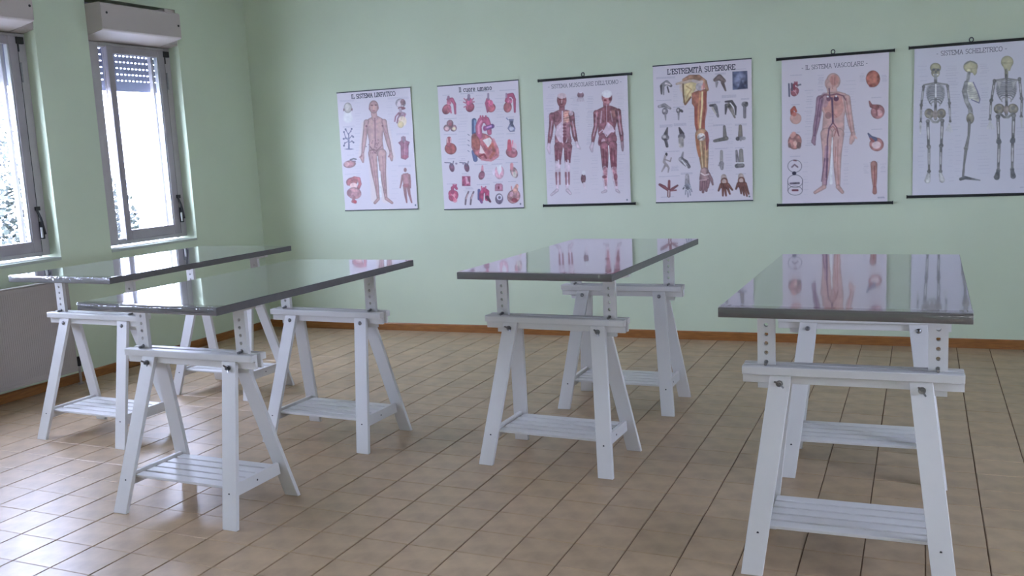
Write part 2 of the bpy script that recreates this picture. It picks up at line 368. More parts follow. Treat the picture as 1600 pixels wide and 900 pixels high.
def make_trestle(mw, label, wing_front, angs=(.6, .9), tabh=.8905):
    t = empty('trestle', mw, label, 'trestle', 'white trestles under the tables')
    for sy in (-1, 1):
        for sx in (-1, 1):
            L = leg_mesh(sx, sy).obj('leg', M['white'], t, bevel=.0015, seg=1)
            zb = .6305 - .0; x = sx * .2239; y = sy * .0445
            if (sy < 0) == wing_front: wing_nut(L, x, y, zb, sy, angs[0] if sx < 0 else angs[1])
            else: round_bolt(L, x, y, zb, sy)
            zs = .139; f = zs / .6305
            xs = sx * (.3004 + (.2239 - .3004) * f); yy = sy * (.2122 + (.0445 - .2122) * f)
            MB().tube([(xs, yy + sy * .0006, zs), (xs, yy - sy * .003, zs)], .0042, 8).obj('screw', M['dark'], L)
    for sy in (-1, 1):                     # crossbeam: two stepped rails, posts slide between them
        pr = [(sy * .0105, .626), (sy * .0245, .626), (sy * .0245, .6545), (sy * .0215, .6555), (sy * .0215, .6585), (sy * .0455, .6585), (sy * .0455, .6845), (sy * .043, .6875), (sy * .0105, .6875)]
        MB().prism(pr, -.35, .35, 'x').obj('crossbeam_rail', M['white'], t, bevel=.001, seg=1)
    hz = [.697 + .0327 * k for k in range(5)]
    for sx in (-1, 1):
        p = plate_holes(.059, .0185, .604, .868, hz, .0327, .0072, .6).obj('post', M['white'], t, T(sx * .2715, 0, 0))
        MB().tube([(sx * .2715, -.034, .6935), (sx * .2715, .034, .6935)], .0055, 10).obj('peg', M['steel'], t)
    pr = [(-.37, tabh), (-.37, tabh - .008), (-.30, tabh - .023), (.30, tabh - .023), (.37, tabh - .008), (.37, tabh)]
    MB().prism(pr, -.012, .012, 'y').obj('support_bar', M['white'], t, T(0, 0, 0), bevel=.001, seg=1)
    for sx in (-1, 1):                     # shelf: two side rails and five slats
        zc0, zc1 = .112, .166
        xo0 = .3004 - .0765 * .139 / .6305 + .012
        a = sx * (xo0 - .028); b = sx * (xo0 - .012); 
        MB().hull8([(min(a, b), -.1545, zc0), (max(a, b), -.1545, zc0), (max(a, b), .1545, zc0), (min(a, b), .1545, zc0), (min(a, b), -.1455, zc1), (max(a, b), -.1455, zc1), (max(a, b), .1455, zc1), (min(a, b), .1455, zc1)]).obj('shelf_rail', M['white'], t, bevel=.001, seg=1)
        MB().tube([(b, 0, .139), (b + sx * .0012, 0, .139)], .0042, 8).obj('screw', M['dark'], t)
    for k in range(5):
        y = -.146 + k * .0605
        MB().box((-.2545, y, .146), (.2545, y + .047, .1575)).obj('shelf_slat', M['white'], t, bevel=.0015, seg=1)
    return t
TR = [(-4.15847, 3.69655, -.02386), (-4.11885, 4.67733, -.02714), (-2.8387, 2.99715, -.00847), (-2.83746, 3.9938, -.02967),
      (-1.56277, 3.99278, -.03381), (-1.54419, 4.99022, .0073), (-.21484, 3.24709, .02609), (-.22848, 4.23055, .03838)]
TL = ['white trestle under the near end of the leftmost table beside the radiator', 'white trestle under the far end of the leftmost table, near the corner',
      'white trestle with wing nuts under the near end of the second table from the left', 'white trestle under the far end of the second table from the left',
      'white trestle with wing nuts under the near end of the third table from the left', 'white trestle under the far end of the third table from the left',
      'white trestle with wing nuts under the near end of the rightmost table', 'white trestle under the far end of the rightmost table']
def tmat(p, z=0): return T(p[0], p[1], z) @ Matrix.Rotation(p[2], 4, 'Z')
pa = make_trestle(tmat(TR[2]), TL[2], True); pbt = make_trestle(tmat(TR[0]), TL[0], False)
km = kidmap()
for i in (1, 3, 5): c = copy_tree(pbt, None, km); c.matrix_world = tmat(TR[i]); c['label'] = TL[i]
for i in (4, 6): c = copy_tree(pa, None, km); c.matrix_world = tmat(TR[i]); c['label'] = TL[i]
c = copy_tree(pbt, None, km); c.matrix_world = tmat(TR[7]); c['label'] = TL[7]

# ------------------------------------------------------------------ table tops
TB = [(-4.12668, 4.18182, -.01599), (-2.82604, 3.48642, -.02153), (-1.55487, 4.49263, -.03343), (-.22584, 3.74421, -.00684)]
TBL = ['grey table top of the leftmost table, crinkled film glinting along its near edge', 'grey film-wrapped table top of the second table from the left',
       'grey film-wrapped table top of the third table from the left, reflecting the posters', 'grey film-wrapped table top of the rightmost table']
TW, TLn, TZ0, TZ1 = .7526, 1.4662, .891, .9238
for i, p in enumerate(TB):
    t = empty('table_top', tmat(p, TZ0), TBL[i], 'table top', 'grey table tops on the trestles')
    rnd = random.Random(10 + i); w2, l2, h = TW / 2, TLn / 2, TZ1 - TZ0
    MB().box((-w2, -l2, 0), (w2, l2, h - .0012)).obj('board', M['edge'], t, bevel=.002)
    # glossy film-covered upper face, a hair above the board, very slightly wavy
    nx, ny = 24, 48; v = []; f = []
    for a in range(ny + 1):
        for b in range(nx + 1):
            x = -w2 + .0015 + (TW - .003) * b / nx; y = -l2 + .0015 + (TLn - .003) * a / ny
            v.append((x, y, h - .0004 + .00006 * math.sin(x * 31 + i) * math.sin(y * 17 + 2 * i)))
    for a in range(ny):
        for b in range(nx): q = a * (nx + 1) + b; f.append((q, q + 1, q + nx + 2, q + nx + 1))
    s = MB(); s.v = v; s.f = f; s.obj('upper_face', M['top'], t, smooth=True)
    # crumpled film along the near edge and round the corners
    fm = MB(); n = 150
    prof = [(.06, .0012), (.02, .0014), (.004, .0016), (-.0015, 0), (-.0025, -.011), (-.0025, -.022), (-.0015, -.033), (.006, -.035)]
    amp = [1.6, 1.0, .45, .35][i]
    rid = [(rnd.uniform(-w2, w2), rnd.uniform(.4, 1.4), rnd.uniform(.004, .010), rnd.uniform(.4, 1.0)) for _ in range(14)]
    rid += [(-w2 + .012, .3, .008, 1.3), (w2 - .012, .3, .008, 1.3), (w2 - .035, .9, .006, 1.0), (-w2 + .04, .9, .006, 1.0), (w2 - .09, 1.1, .006, .8)]
    for a in range(n + 1):
        x = -w2 - .002 + (TW + .004) * a / n
        for k, (yo, zo) in enumerate(prof):
            d = 0
            for rx, sl, wd, am in rid: d += am * math.exp(-((x - rx + zo * sl * 1.6) / wd) ** 2)
            d = min(d, 1.6) * .0022 * amp
            if k < 3: fm.v.append((x, -l2 + yo, h + zo * .5 + d * (.5 if k else .0)))
            else: fm.v.append((x, -l2 + yo - d - .0006, h + zo))
    m_ = len(prof)
    for a in range(n):
        for k in range(m_ - 1): q = a * m_ + k; fm.f.append((q, q + 1, q + m_ + 1, q + m_))
    fo = fm.obj('plastic_film', M['film'], t, smooth=True); tag(fo, 'crinkled clear film folded over the near edge')

# ------------------------------------------------------------------ posters: a tiny painter in print coordinates
def lin(c):
    c = np.asarray(c, float) / 255.; return np.where(c <= .04045, c / 12.92, ((c + .055) / 1.055) ** 2.4)
class Art:
    def __init__(s, hom, paper=(222, 215, 221), W=204, Hh=292, seed=0):
        s.W, s.H = W, Hh; a, b, c, d, e, f, g, h = hom
        U, V = np.meshgrid(np.linspace(0, 1, W), np.linspace(0, 1, Hh)); D = g * U + h * V + 1
        s.X = (a * U + b * V + c) / D; s.Y = (d * U + e * V + f) / D; s.c = np.ones((Hh, W, 3)) * np.array(paper, float)
        s.rng = np.random.default_rng(seed); s.n = s.noise(6) * .5 + s.noise(13) * .5; s.n2 = s.noise(30) * .6 + s.noise(60) * .4
        s.G = 1.22
    def noise(s, k):
        g = s.rng.random((int(k * 1.43) + 2, k + 2)); y = np.linspace(0, g.shape[0] - 1.001, s.H); x = np.linspace(0, g.shape[1] - 1.001, s.W)
        yi = y.astype(int); xi = x.astype(int); fy = (y - yi)[:, None]; fx = (x - xi)[None]; fy = fy * fy * (3 - 2 * fy); fx = fx * fx * (3 - 2 * fx)
        return (g[yi][:, xi] * (1 - fy) * (1 - fx) + g[yi][:, xi + 1] * (1 - fy) * fx + g[yi + 1][:, xi] * fy * (1 - fx) + g[yi + 1][:, xi + 1] * fy * fx) * 2 - 1
    def win(s, x0, y0, x1, y1, pad):
        m = (s.X > x0 - pad) & (s.X < x1 + pad) & (s.Y > y0 - pad) & (s.Y < y1 + pad)
        r = np.where(m.any(1))[0]; q = np.where(m.any(0))[0]
        if len(r) == 0 or len(q) == 0: return None
        return slice(r[0], r[-1] + 1), slice(q[0], q[-1] + 1)
    def put(s, w, sd, col, soft, al, var, rim):
        a = np.clip(.5 - sd / soft, 0, 1)[..., None] * al
        c = np.array(col, float); c = (c * .78 + c.mean() * .22) * s.G; c = np.minimum(c, 236)
        c = c * (1 + var * (s.n[w] * .5 + s.n2[w] * .8))[..., None]
        if rim: c = c * (1 - rim * np.exp(-np.clip(-sd, 0, None) / 4.))[..., None]
        s.c[w] = s.c[w] * (1 - a) + c * a
    def cap(s, pts, r, col, soft=3, al=1, var=.12, rim=.0):
        pts = np.array(pts, float); r = np.array(r if hasattr(r, '__len__') else [r] * len(pts), float)
        w = s.win(*pts.min(0), *pts.max(0), r.max() + 5)
        if w is None: return
        X, Y = s.X[w], s.Y[w]; sd = np.full(X.shape, 1e9)
        for i in range(len(pts) - 1):
            p, q = pts[i], pts[i + 1]; d = q - p; L = d @ d + 1e-9; t = np.clip(((X - p[0]) * d[0] + (Y - p[1]) * d[1]) / L, 0, 1)
            sd = np.minimum(sd, np.hypot(X - p[0] - d[0] * t, Y - p[1] - d[1] * t) - (r[i] + (r[i + 1] - r[i]) * t))
        s.put(w, sd, col, soft, al, var, rim)
    def ell(s, x, y, rx, ry, col, ang=0, soft=3, al=1, var=.12, rim=0):
        m = max(rx, ry); w = s.win(x - m, y - m, x + m, y + m, 5)
        if w is None: return
        c, n = math.cos(ang), math.sin(ang); X, Y = s.X[w] - x, s.Y[w] - y; a = (X * c + Y * n) / rx; b = (-X * n + Y * c) / ry
        s.put(w, (np.sqrt(a * a + b * b) - 1) * min(rx, ry), col, soft, al, var, rim)
    def poly(s, pts, col, soft=3, al=1, var=.12, rim=0):
        pts = np.array(pts, float); w = s.win(*pts.min(0), *pts.max(0), 5)
        if w is None: return
        X, Y = s.X[w], s.Y[w]; sd = np.full(X.shape, 1e9); ins = np.zeros(X.shape, bool)
        for i in range(len(pts)):
            p, q = pts[i], pts[(i + 1) % len(pts)]; d = q - p; L = d @ d + 1e-9; t = np.clip(((X - p[0]) * d[0] + (Y - p[1]) * d[1]) / L, 0, 1)
            sd = np.minimum(sd, np.hypot(X - p[0] - d[0] * t, Y - p[1] - d[1] * t))
            if abs(d[1]) > 1e-9: ins ^= ((p[1] > Y) != (q[1] > Y)) & (X < d[0] * (Y - p[1]) / d[1] + p[0])
        s.put(w, np.where(ins, -sd, sd), col, soft, al, var, rim)
    def cap_(s, *a, **k): s.cap(*a, **k)
    def txt(s, x0, y0, x1, rows=1, dy=7, al=.30, slope=-.05, th=1.2):
        for k in range(rows):
            y = y0 + k * dy; x = x0
            while x < x1:
                l = s.rng.uniform(5, 16); e = min(x + l, x1); s.cap([(x, y + (x - x0) * slope), (e, y + (e - x0) * slope)], th, (95, 95, 120), 3, al, 0); x = e + 4
    def margin(s, side, x0, x1, ya, yb, step=21, al=.16):
        y = ya
        while y < yb:
            a = x0 + s.rng.uniform(0, (x1 - x0) * .3); b = x1 - s.rng.uniform(0, (x1 - x0) * .3); s.txt(a, y, b, 1, al=al * s.rng.uniform(.5, 1.4)); y += step * s.rng.uniform(.5, 1.3)
    def heart(s, x, y, k, col=(150, 70, 85), ves=(150, 60, 75), blue=None, lean=0, rim=.3):
        s.ell(x, y + 8 * k, 22 * k, 27 * k, col, .45 + lean, rim=rim, var=.3); s.ell(x - 6 * k, y - 3 * k, 18 * k, 18 * k, col, 0, rim=.15, var=.3)
        s.cap([(x - 3 * k, y - 8 * k), (x - 5 * k, y - 30 * k), (x + 7 * k, y - 38 * k), (x + 15 * k, y - 26 * k)], [7 * k, 7 * k, 6 * k, 6 * k], ves, rim=.2)
        for d in (-2, 6, 13): s.cap([(x + d * k, y - 34 * k), (x + (d + 1) * k, y - 46 * k)], 2.6 * k, ves)
        if blue: s.cap([(x - 17 * k, y - 36 * k), (x - 15 * k, y)], 5 * k, blue)
        s.cap([(x - 8 * k, y + 2 * k), (x + 4 * k, y + 12 * k), (x + 12 * k, y + 26 * k)], 1.6 * k, (195, 160, 160), al=.8)
        s.ell(x + 4 * k, y + 4 * k, 6 * k, 7 * k, (205, 165, 165), al=.4)
    def mesh(s, name, wdt, hgt):
        me = bpy.data.meshes.new(name); W, Hh = s.W, s.H
        U, V = np.meshgrid(np.linspace(0, 1, W), np.linspace(0, 1, Hh))
        co = np.stack([(U - .5) * wdt, np.zeros_like(U), -V * hgt], -1).reshape(-1, 3)
        i = np.arange((Hh - 1) * (W - 1)); r, c = i // (W - 1), i % (W - 1); q = r * W + c
        fc = np.stack([q, q + W, q + W + 1, q + 1], 1)
        me.vertices.add(len(co)); me.vertices.foreach_set('co', co.ravel().astype(np.float32))
        me.loops.add(fc.size); me.loops.foreach_set('vertex_index', fc.ravel().astype(np.int32))
        me.polygons.add(len(fc)); me.polygons.foreach_set('loop_start', (np.arange(len(fc)) * 4).astype(np.int32))
        me.update(calc_edges=True)
        ca = me.color_attributes.new('print', 'FLOAT_COLOR', 'POINT')
        cc = np.ones((len(co), 4), np.float32); cc[:, :3] = lin(np.clip(s.c, 0, 245)).reshape(-1, 3); ca.data.foreach_set('color', cc.ravel())
        me.materials.append(M['paper']); return me

SKIN = (168, 128, 122); SKD = (135, 92, 92)
HOM = {'P1': [462.5, 58.225, 50.237, -39.41, 782.55, 85.005, -0.033156, 0.01842], 'P2': [496.33, 46.989, 36.953, -41.776, 802.16, 81.073, -0.034756, 0.019311],
       'P3': [498.2, 33.026, 52.873, -42.142, 772.35, 105.17, -0.034849, 0.019396], 'P4': [542.5, 20.367, 38.154, -46.627, 798.55, 86.498, -0.038609, 0.021339],
       'P5': [543.52, 5.3717, 73.229, -46.534, 783.98, 96.915, -0.039858, 0.022625], 'P6': [588.45, -10.781, 62.712, -49.965, 786.72, 85.516, -0.041785, 0.0231]}

def art1():                                   # lymphatic system
    A = Art(HOM['P1'], seed=1)
    A.margin(0, 165, 215, 150, 640); A.margin(0, 375, 425, 140, 520); A.margin(0, 400, 455, 560, 780, 30)
    A.txt(72, 135, 165, 2, 7); A.txt(385, 118, 520, 2, 7); A.txt(92, 305, 165, 2, 7); A.txt(440, 352, 522, 2, 7); A.txt(455, 560, 535, 2, 7); A.txt(105, 617, 205, 1); A.txt(120, 492, 165, 1)
    GL = (205, 175, 165)
    for k in ([(285, 480), (300, 780)], [(345, 480), (370, 780)], [(238, 290), (218, 500)], [(366, 290), (406, 500)]): A.cap(k, 24, GL, 16, .45, 0)
    A.poly([(262, 252), (292, 236), (318, 236), (345, 250), (366, 268), (366, 300), (352, 345), (350, 400), (360, 470), (340, 490), (280, 490), (260, 470), (262, 400), (250, 340), (234, 300), (238, 268)], SKIN, rim=.35)
    A.cap([(293, 215), (298, 250)], 19, SKIN, rim=.2); A.ell(292, 176, 31, 42, SKIN, 0, rim=.4)
    A.ell(264, 186, 4, 10, SKD); A.ell(321, 183, 4, 10, SKD)
    for p in ([(244, 275), (236, 350), (227, 420), (220, 480)], [(360, 272), (372, 345), (390, 415), (403, 470)]): A.cap(p, [17, 15, 14, 8], SKIN, rim=.4)
    A.cap([(220, 480), (217, 510), (222, 535)], [9, 13, 7], SKIN, rim=.3); A.cap([(214, 495), (201, 505)], 4, SKD); A.cap([(403, 470), (406, 500), (410, 525)], [9, 13, 7], SKIN, rim=.3); A.cap([(398, 488), (389, 502)], 4, SKD)
    A.cap([(286, 480), (297, 600), (312, 690), (322, 775)], [30, 21, 14, 9], SKIN, rim=.4); A.cap([(345, 480), (352, 600), (362, 690), (372, 770)], [30, 20, 14, 9], SKIN, rim=.4)
    A.cap([(322, 778), (300, 803)], [10, 9], SKIN, rim=.3); A.cap([(374, 775), (412, 803)], [11, 8], SKIN, rim=.3)
    A.cap([(316, 500), (325, 590)], 3, (225, 205, 200), al=.8); A.cap([(330, 600), (338, 760)], 7, (226, 215, 215), al=.9)
    A.ell(280, 165, 8, 4, (90, 50, 55), al=.8); A.ell(306, 164, 8, 4, (90, 50, 55), al=.8); A.cap([(293, 170), (292, 190)], 3, (190, 140, 130)); A.ell(293, 202, 10, 3, (120, 60, 65), al=.8)
    A.cap([(300, 250), (301, 330), (302, 390), (300, 440)], 2.5, (95, 50, 70), al=.8)
    A.ell(272, 302, 22, 16, (182, 140, 130), al=.5); A.ell(332, 298, 22, 16, (182, 140, 130), al=.5)
    for k in range(26):
        x = 300 + A.rng.normal(0, 22); y = A.rng.uniform(390, 480); A.ell(x, y, 4, 4, (95, 55, 65), al=.55)
    for s_, x0 in ((-1, 268), (1, 340)): A.cap([(x0, 435), (300 + s_ * -2, 478)], 3, (95, 55, 65), al=.6)
    for p in ([(262, 255), (246, 300), (240, 360)], [(345, 255), (352, 300), (374, 350)], [(285, 500), (300, 620), (315, 740)], [(350, 500), (356, 620), (368, 740)], [(270, 520), (290, 640)]): A.cap(p, 2, (120, 70, 80), al=.55)
    A.ell(245, 302, 7, 7, (90, 45, 60), al=.7); A.ell(350, 300, 6, 6, (90, 45, 60), al=.7)
    # head from behind, tree of ducts, spleen, gut
    A.cap([(122, 215), (124, 250)], [22, 30], (195, 192, 190), 14, .9, .05); A.ell(123, 182, 26, 34, (175, 168, 160), rim=.3); A.ell(97, 195, 4, 9, (120, 90, 90)); A.ell(150, 193, 4, 9, (120, 90, 90)); A.ell(118, 175, 15, 20, (200, 190, 185), al=.5)
    T_ = (92, 92, 118); A.cap([(130, 450), (130, 400), (128, 350)], [6, 4, 3], T_); A.ell(132, 452, 26, 4, T_)
    for p in ([(130, 400), (108, 375), (98, 340)], [(130, 385), (150, 365), (158, 372)], [(130, 400), (104, 412), (98, 430)], [(128, 360), (112, 330), (108, 322)], [(128, 355), (142, 335), (148, 320)], [(130, 380), (112, 382), (96, 385)], [(130, 410), (150, 400), (160, 408)]):
        A.cap(p, 2.5, T_); A.ell(*p[-1], 6, 6, (80, 80, 105)); A.ell(*p[1], 5, 5, (95, 90, 115))
    A.ell(135, 550, 40, 24, (165, 110, 112), -.15, rim=.4, var=.25); A.ell(115, 550, 18, 16, (185, 140, 140), al=.7); A.cap([(140, 522), (160, 515), (176, 518)], 5, (90, 85, 90)); A.cap([(150, 530), (172, 532)], 4, (110, 85, 95))
    A.ell(150, 665, 38, 28, (150, 80, 80), -.2, rim=.3, var=.3); A.cap([(125, 680), (135, 655), (165, 640), (195, 645), (203, 680), (190, 710)], 10, (165, 85, 88), rim=.2, var=.2)
    A.ell(160, 690, 24, 18, (205, 160, 155)); A.ell(165, 740, 46, 38, (175, 120, 122), .2, rim=.35, var=.3); A.ell(132, 738, 16, 22, (140, 90, 95)); A.cap([(165, 770), (155, 795), (172, 800)], 9, (150, 90, 95)); A.ell(170, 795, 11, 10, (190, 60, 70), rim=.2)
    # skull and jaw vessels, torso back, small man
    A.ell(468, 152, 33, 30, (165, 150, 155), 0, rim=.4, var=.5); A.ell(482, 145, 16, 20, (115, 75, 80), al=.8, var=.4); A.ell(455, 160, 14, 18, (200, 180, 185), al=.7); A.ell(475, 185, 24, 10, (110, 60, 65), var=.4)
    A.cap([(465, 190), (470, 225)], 9, (150, 130, 140)); A.ell(478, 225, 26, 16, (150, 120, 130), var=.4, rim=.2)
    for p in ([(455, 215), (435, 240), (430, 270)], [(468, 220), (450, 250), (445, 280)], [(480, 235), (470, 262), (455, 268)], [(495, 225), (490, 260)]): A.cap(p, 4.5, (130, 80, 95), var=.3)
    A.ell(480, 270, 27, 34, (205, 180, 150), al=.8); A.ell(468, 292, 20, 22, (200, 180, 130), rim=.2)
    A.poly([(472, 372), (500, 370), (502, 395), (528, 405), (520, 430), (520, 505), (500, 522), (470, 512), (468, 430), (452, 410), (472, 395)], (145, 85, 105), rim=.3, var=.3); A.cap([(486, 375), (490, 400)], 9, (125, 100, 110))
    A.cap([(496, 400), (495, 505)], 2, (190, 140, 150), al=.8); A.ell(495, 502, 20, 12, (150, 60, 80), al=.5)
    A.ell(498, 588, 10, 14, SKD); A.poly([(484, 612), (516, 608), (530, 625), (524, 690), (486, 690), (478, 625)], (160, 110, 112), rim=.3)
    A.cap([(480, 625), (473, 670), (465, 705)], [7, 6, 4], SKD); A.cap([(525, 622), (530, 665), (532, 705)], [7, 6, 4], SKD)
    A.cap([(494, 690), (500, 750), (508, 800)], [12, 9, 5], SKD); A.cap([(516, 690), (526, 750), (540, 800)], [12, 8, 5], SKD); A.ell(505, 690, 20, 12, (150, 70, 80), al=.5)
    A.ell(565, 818, 5, 6, (80, 100, 110)); return A

def art2():                                   # the human heart
    A = Art(HOM['P2'], seed=2)
    for x0, x1, y in ((72, 115, 139), (185, 268, 130), (305, 402, 116), (435, 535, 108), (82, 162, 289), (80, 160, 390), (480, 525, 279), (480, 530, 385), (105, 150, 545), (190, 215, 545), (275, 355, 582), (385, 450, 579), (475, 550, 570), (100, 155, 706), (195, 225, 640), (290, 370, 710), (395, 455, 695), (490, 540, 690)): A.txt(x0, y, x1, 1, al=.5)
    A.txt(228, 118, 355, 1, al=.6)
    A.margin(0, 165, 232, 150, 560, 26, .22); A.margin(0, 405, 470, 140, 560, 26, .22); A.margin(0, 280, 330, 140, 250, 26, .2); A.margin(0, 200, 245, 570, 700, 26); A.margin(0, 340, 400, 590, 700, 24); A.margin(0, 205, 270, 730, 760, 9, .35)
    V = (170, 75, 105)
    # main heart
    A.cap([(272, 300), (272, 380)], 15, (70, 85, 125), rim=.3); A.cap([(278, 300), (278, 370)], 6, (125, 150, 180), al=.7); A.cap([(272, 500), (280, 550)], [16, 14], (85, 95, 140), rim=.3)
    A.poly([(255, 400), (262, 385), (300, 375), (345, 385), (375, 400), (400, 430), (425, 470), (432, 505), (425, 535), (395, 555), (350, 560), (310, 545), (275, 515), (255, 470)], (165, 88, 92), rim=.35, var=.3)
    A.cap([(305, 400), (300, 340), (315, 300), (350, 295), (365, 330), (370, 380)], [20, 20, 20, 19, 17, 14], (178, 80, 112), rim=.3); A.cap([(303, 380), (300, 335), (320, 302)], 6, (222, 130, 155), al=.8)
    for x in (312, 326, 345): A.cap([(x, 295), (x + 1, 272)], 5.5, V)
    A.cap([(345, 350), (388, 336)], 14, (120, 70, 130), rim=.3); A.cap([(348, 346), (386, 334)], 5, (200, 140, 190), al=.8); A.ell(389, 335, 5, 13, (80, 60, 110))
    A.ell(340, 350, 12, 18, (150, 60, 110), al=.7)
    A.ell(283, 440, 26, 50, (165, 85, 70), -.2, var=.3, rim=.25)
    A.poly([(325, 425), (370, 408), (385, 425), (380, 450), (362, 475), (345, 450)], (215, 185, 180)); A.poly([(312, 455), (322, 470), (345, 515), (305, 508)], (210, 175, 170))
    A.poly([(325, 440), (350, 460), (375, 500), (360, 520), (340, 490)], (150, 70, 75), var=.4); A.cap([(365, 480), (388, 450), (400, 500), (375, 535)], [8, 8, 9, 8], (150, 75, 60), var=.4); A.cap([(310, 525), (335, 515), (350, 540)], [7, 6, 5], (130, 45, 50))
    A.cap([(395, 420), (422, 480), (425, 525), (380, 556), (320, 548)], 7, (185, 110, 118), al=.8)
    for y in (388, 425, 455, 492): A.cap([(232, y), (241, y + 6)], 2, (90, 90, 110))
    # top row
    A.cap([(105, 165), (130, 165), (148, 195), (152, 255)], [9, 12, 9, 6], V, rim=.3); A.ell(97, 228, 27, 34, (155, 80, 90), .5, rim=.4, var=.3); A.cap([(118, 215), (125, 250)], 5, V); A.cap([(108, 160), (108, 150)], 8, (130, 90, 110)); A.ell(112, 185, 15, 16, (165, 90, 110), var=.4)
    A.ell(246, 215, 27, 31, (160, 75, 92), .3, rim=.4, var=.3); A.ell(240, 180, 22, 26, V, var=.4, rim=.2); A.cap([(238, 165), (238, 140)], 9, (125, 105, 125))
    for p in ([(225, 175), (208, 160)], [(222, 190), (205, 182)], [(225, 205), (208, 215)], [(255, 175), (268, 158)], [(258, 185), (272, 180)]): A.cap(p, 4, (165, 95, 115))
    A.ell(380, 218, 28, 30, (165, 80, 90), .5, rim=.4, var=.3); A.cap([(358, 245), (350, 190), (360, 165)], [5, 9, 11], V, rim=.2); A.cap([(362, 160), (362, 130)], 6, (130, 110, 130)); A.ell(375, 190, 18, 22, V, var=.4)
    A.ell(486, 215, 26, 34, (165, 88, 92), .1, rim=.4, var=.3); A.cap([(478, 175), (490, 140), (515, 135), (530, 165), (532, 245)], [10, 12, 12, 9, 6], V, rim=.3); A.cap([(488, 170), (500, 152), (518, 165)], 3, (215, 165, 185)); A.ell(498, 175, 18, 20, V, var=.5, al=.8); A.cap([(478, 130), (478, 150)], 6, (140, 110, 130))
    # valves, hearts at the sides
    for x, y in ((118, 318), (98, 348), (140, 348)): A.ell(x, y, 21, 22, (140, 100, 105), rim=.35, var=.4)
    A.ell(98, 350, 12, 12, (195, 165, 165), al=.7); A.ell(143, 352, 11, 11, (215, 190, 150), al=.8); A.ell(120, 325, 12, 12, (150, 80, 90), al=.8)
    A.ell(122, 480, 38, 36, (160, 75, 70), .5, rim=.4, var=.25); A.cap([(110, 455), (112, 418)], 15, (160, 75, 80), rim=.2); A.cap([(104, 440), (102, 415)], 3, (215, 150, 150)); A.cap([(122, 440), (124, 412)], 3, (215, 160, 165))
    A.poly([(495, 290), (525, 290), (520, 320), (535, 350), (530, 370), (500, 372), (485, 350), (500, 320)], (115, 115, 145), rim=.3, var=.5); A.ell(510, 352, 14, 14, (190, 190, 210), al=.7); A.cap([(490, 295), (478, 285)], 3, (100, 110, 140))
    A.ell(512, 505, 38, 32, (165, 90, 100), .4, rim=.35, var=.3); A.cap([(498, 480), (496, 430)], [15, 10], (180, 75, 90)); A.cap([(515, 465), (518, 430)], 5, (205, 120, 135)); A.ell(528, 470, 16, 30, (205, 150, 160), al=.5)
    # lower rows
    for x in (130, 225):
        A.ell(x, 600, 16, 28, (120, 75, 95), -.2, rim=.3, var=.3); A.cap([(x - 45, 568), (x - 10, 570), (x, 590)], 3, (90, 85, 105)); A.cap([(x + 10, 560), (x + 6, 580)], 3, (90, 85, 105)); A.ell(x + (28 if x < 200 else -22), 575, 7, 6, (125, 110, 130))
    A.cap([(325, 590), (324, 620)], [5, 9], (185, 115, 130)); A.ell(320, 650, 19, 28, (165, 95, 115), .3, rim=.4, var=.3)
    A.ell(433, 630, 30, 44, (195, 145, 160), 0, rim=.2, var=.2); A.poly([(415, 585), (445, 585), (448, 620), (432, 650), (420, 620)], (225, 205, 212)); A.ell(398, 628, 8, 20, (190, 180, 190))
    A.ell(527, 630, 22, 38, (165, 130, 130), -.4, rim=.3, var=.5); A.cap([(512, 580), (512, 610)], 10, (190, 120, 125)); A.ell(530, 645, 12, 20, (185, 190, 175), al=.7)
    A.poly([(195, 655), (248, 655), (248, 718), (195, 718)], (150, 62, 92), var=.5); A.poly([(215, 660), (228, 660), (240, 700), (222, 705)], (205, 150, 165), al=.8)
    A.heart(140, 770, 1.35, (175, 65, 95), (165, 60, 95)); A.ell(150, 810, 14, 14, (215, 100, 120), al=.7)
    for x0 in (212, 245): A.cap([(x0 + 24, 755), (x0 + 8, 795), (x0 + 4, 835)], [5, 6, 5], (110, 90, 98), rim=.2); A.cap([(x0 + 20, 770), (x0 + 8, 800)], 3, (195, 150, 150), al=.8)
    A.cap([(303, 745), (303, 800)], 9, (85, 80, 130), rim=.2); A.cap([(318, 805), (320, 765), (335, 740), (355, 755), (355, 800)], 14, (175, 55, 95), rim=.25, var=.3); A.cap([(320, 740), (320, 722)], 4, V); A.cap([(345, 735), (346, 722)], 4, V)
    A.cap([(355, 790), (375, 818)], [12, 6], (85, 35, 55)); A.cap([(312, 805), (320, 822)], 8, (110, 60, 110))
    A.poly([(405, 712), (415, 702), (445, 702), (455, 712), (455, 750), (405, 750)], (175, 110, 130), rim=.3, var=.3); A.ell(429, 728, 6, 10, (110, 40, 60)); 
    A.ell(432, 800, 25, 34, (105, 90, 110), rim=.3, var=.3); A.ell(434, 790, 17, 18, (185, 180, 190)); A.ell(434, 792, 9, 10, (100, 90, 110))
    A.ell(525, 785, 40, 46, (165, 115, 115), .5, rim=.35, var=.4); A.ell(530, 808, 20, 14, (135, 50, 60), .2, al=.8); A.cap([(535, 745), (545, 715)], [16, 10], (190, 135, 120), var=.4); A.ell(510, 770, 12, 16, (200, 150, 165), al=.7); A.cap([(512, 740), (510, 722)], 4, (185, 120, 125))
    A.ell(568, 832, 5, 6, (90, 95, 110)); return A

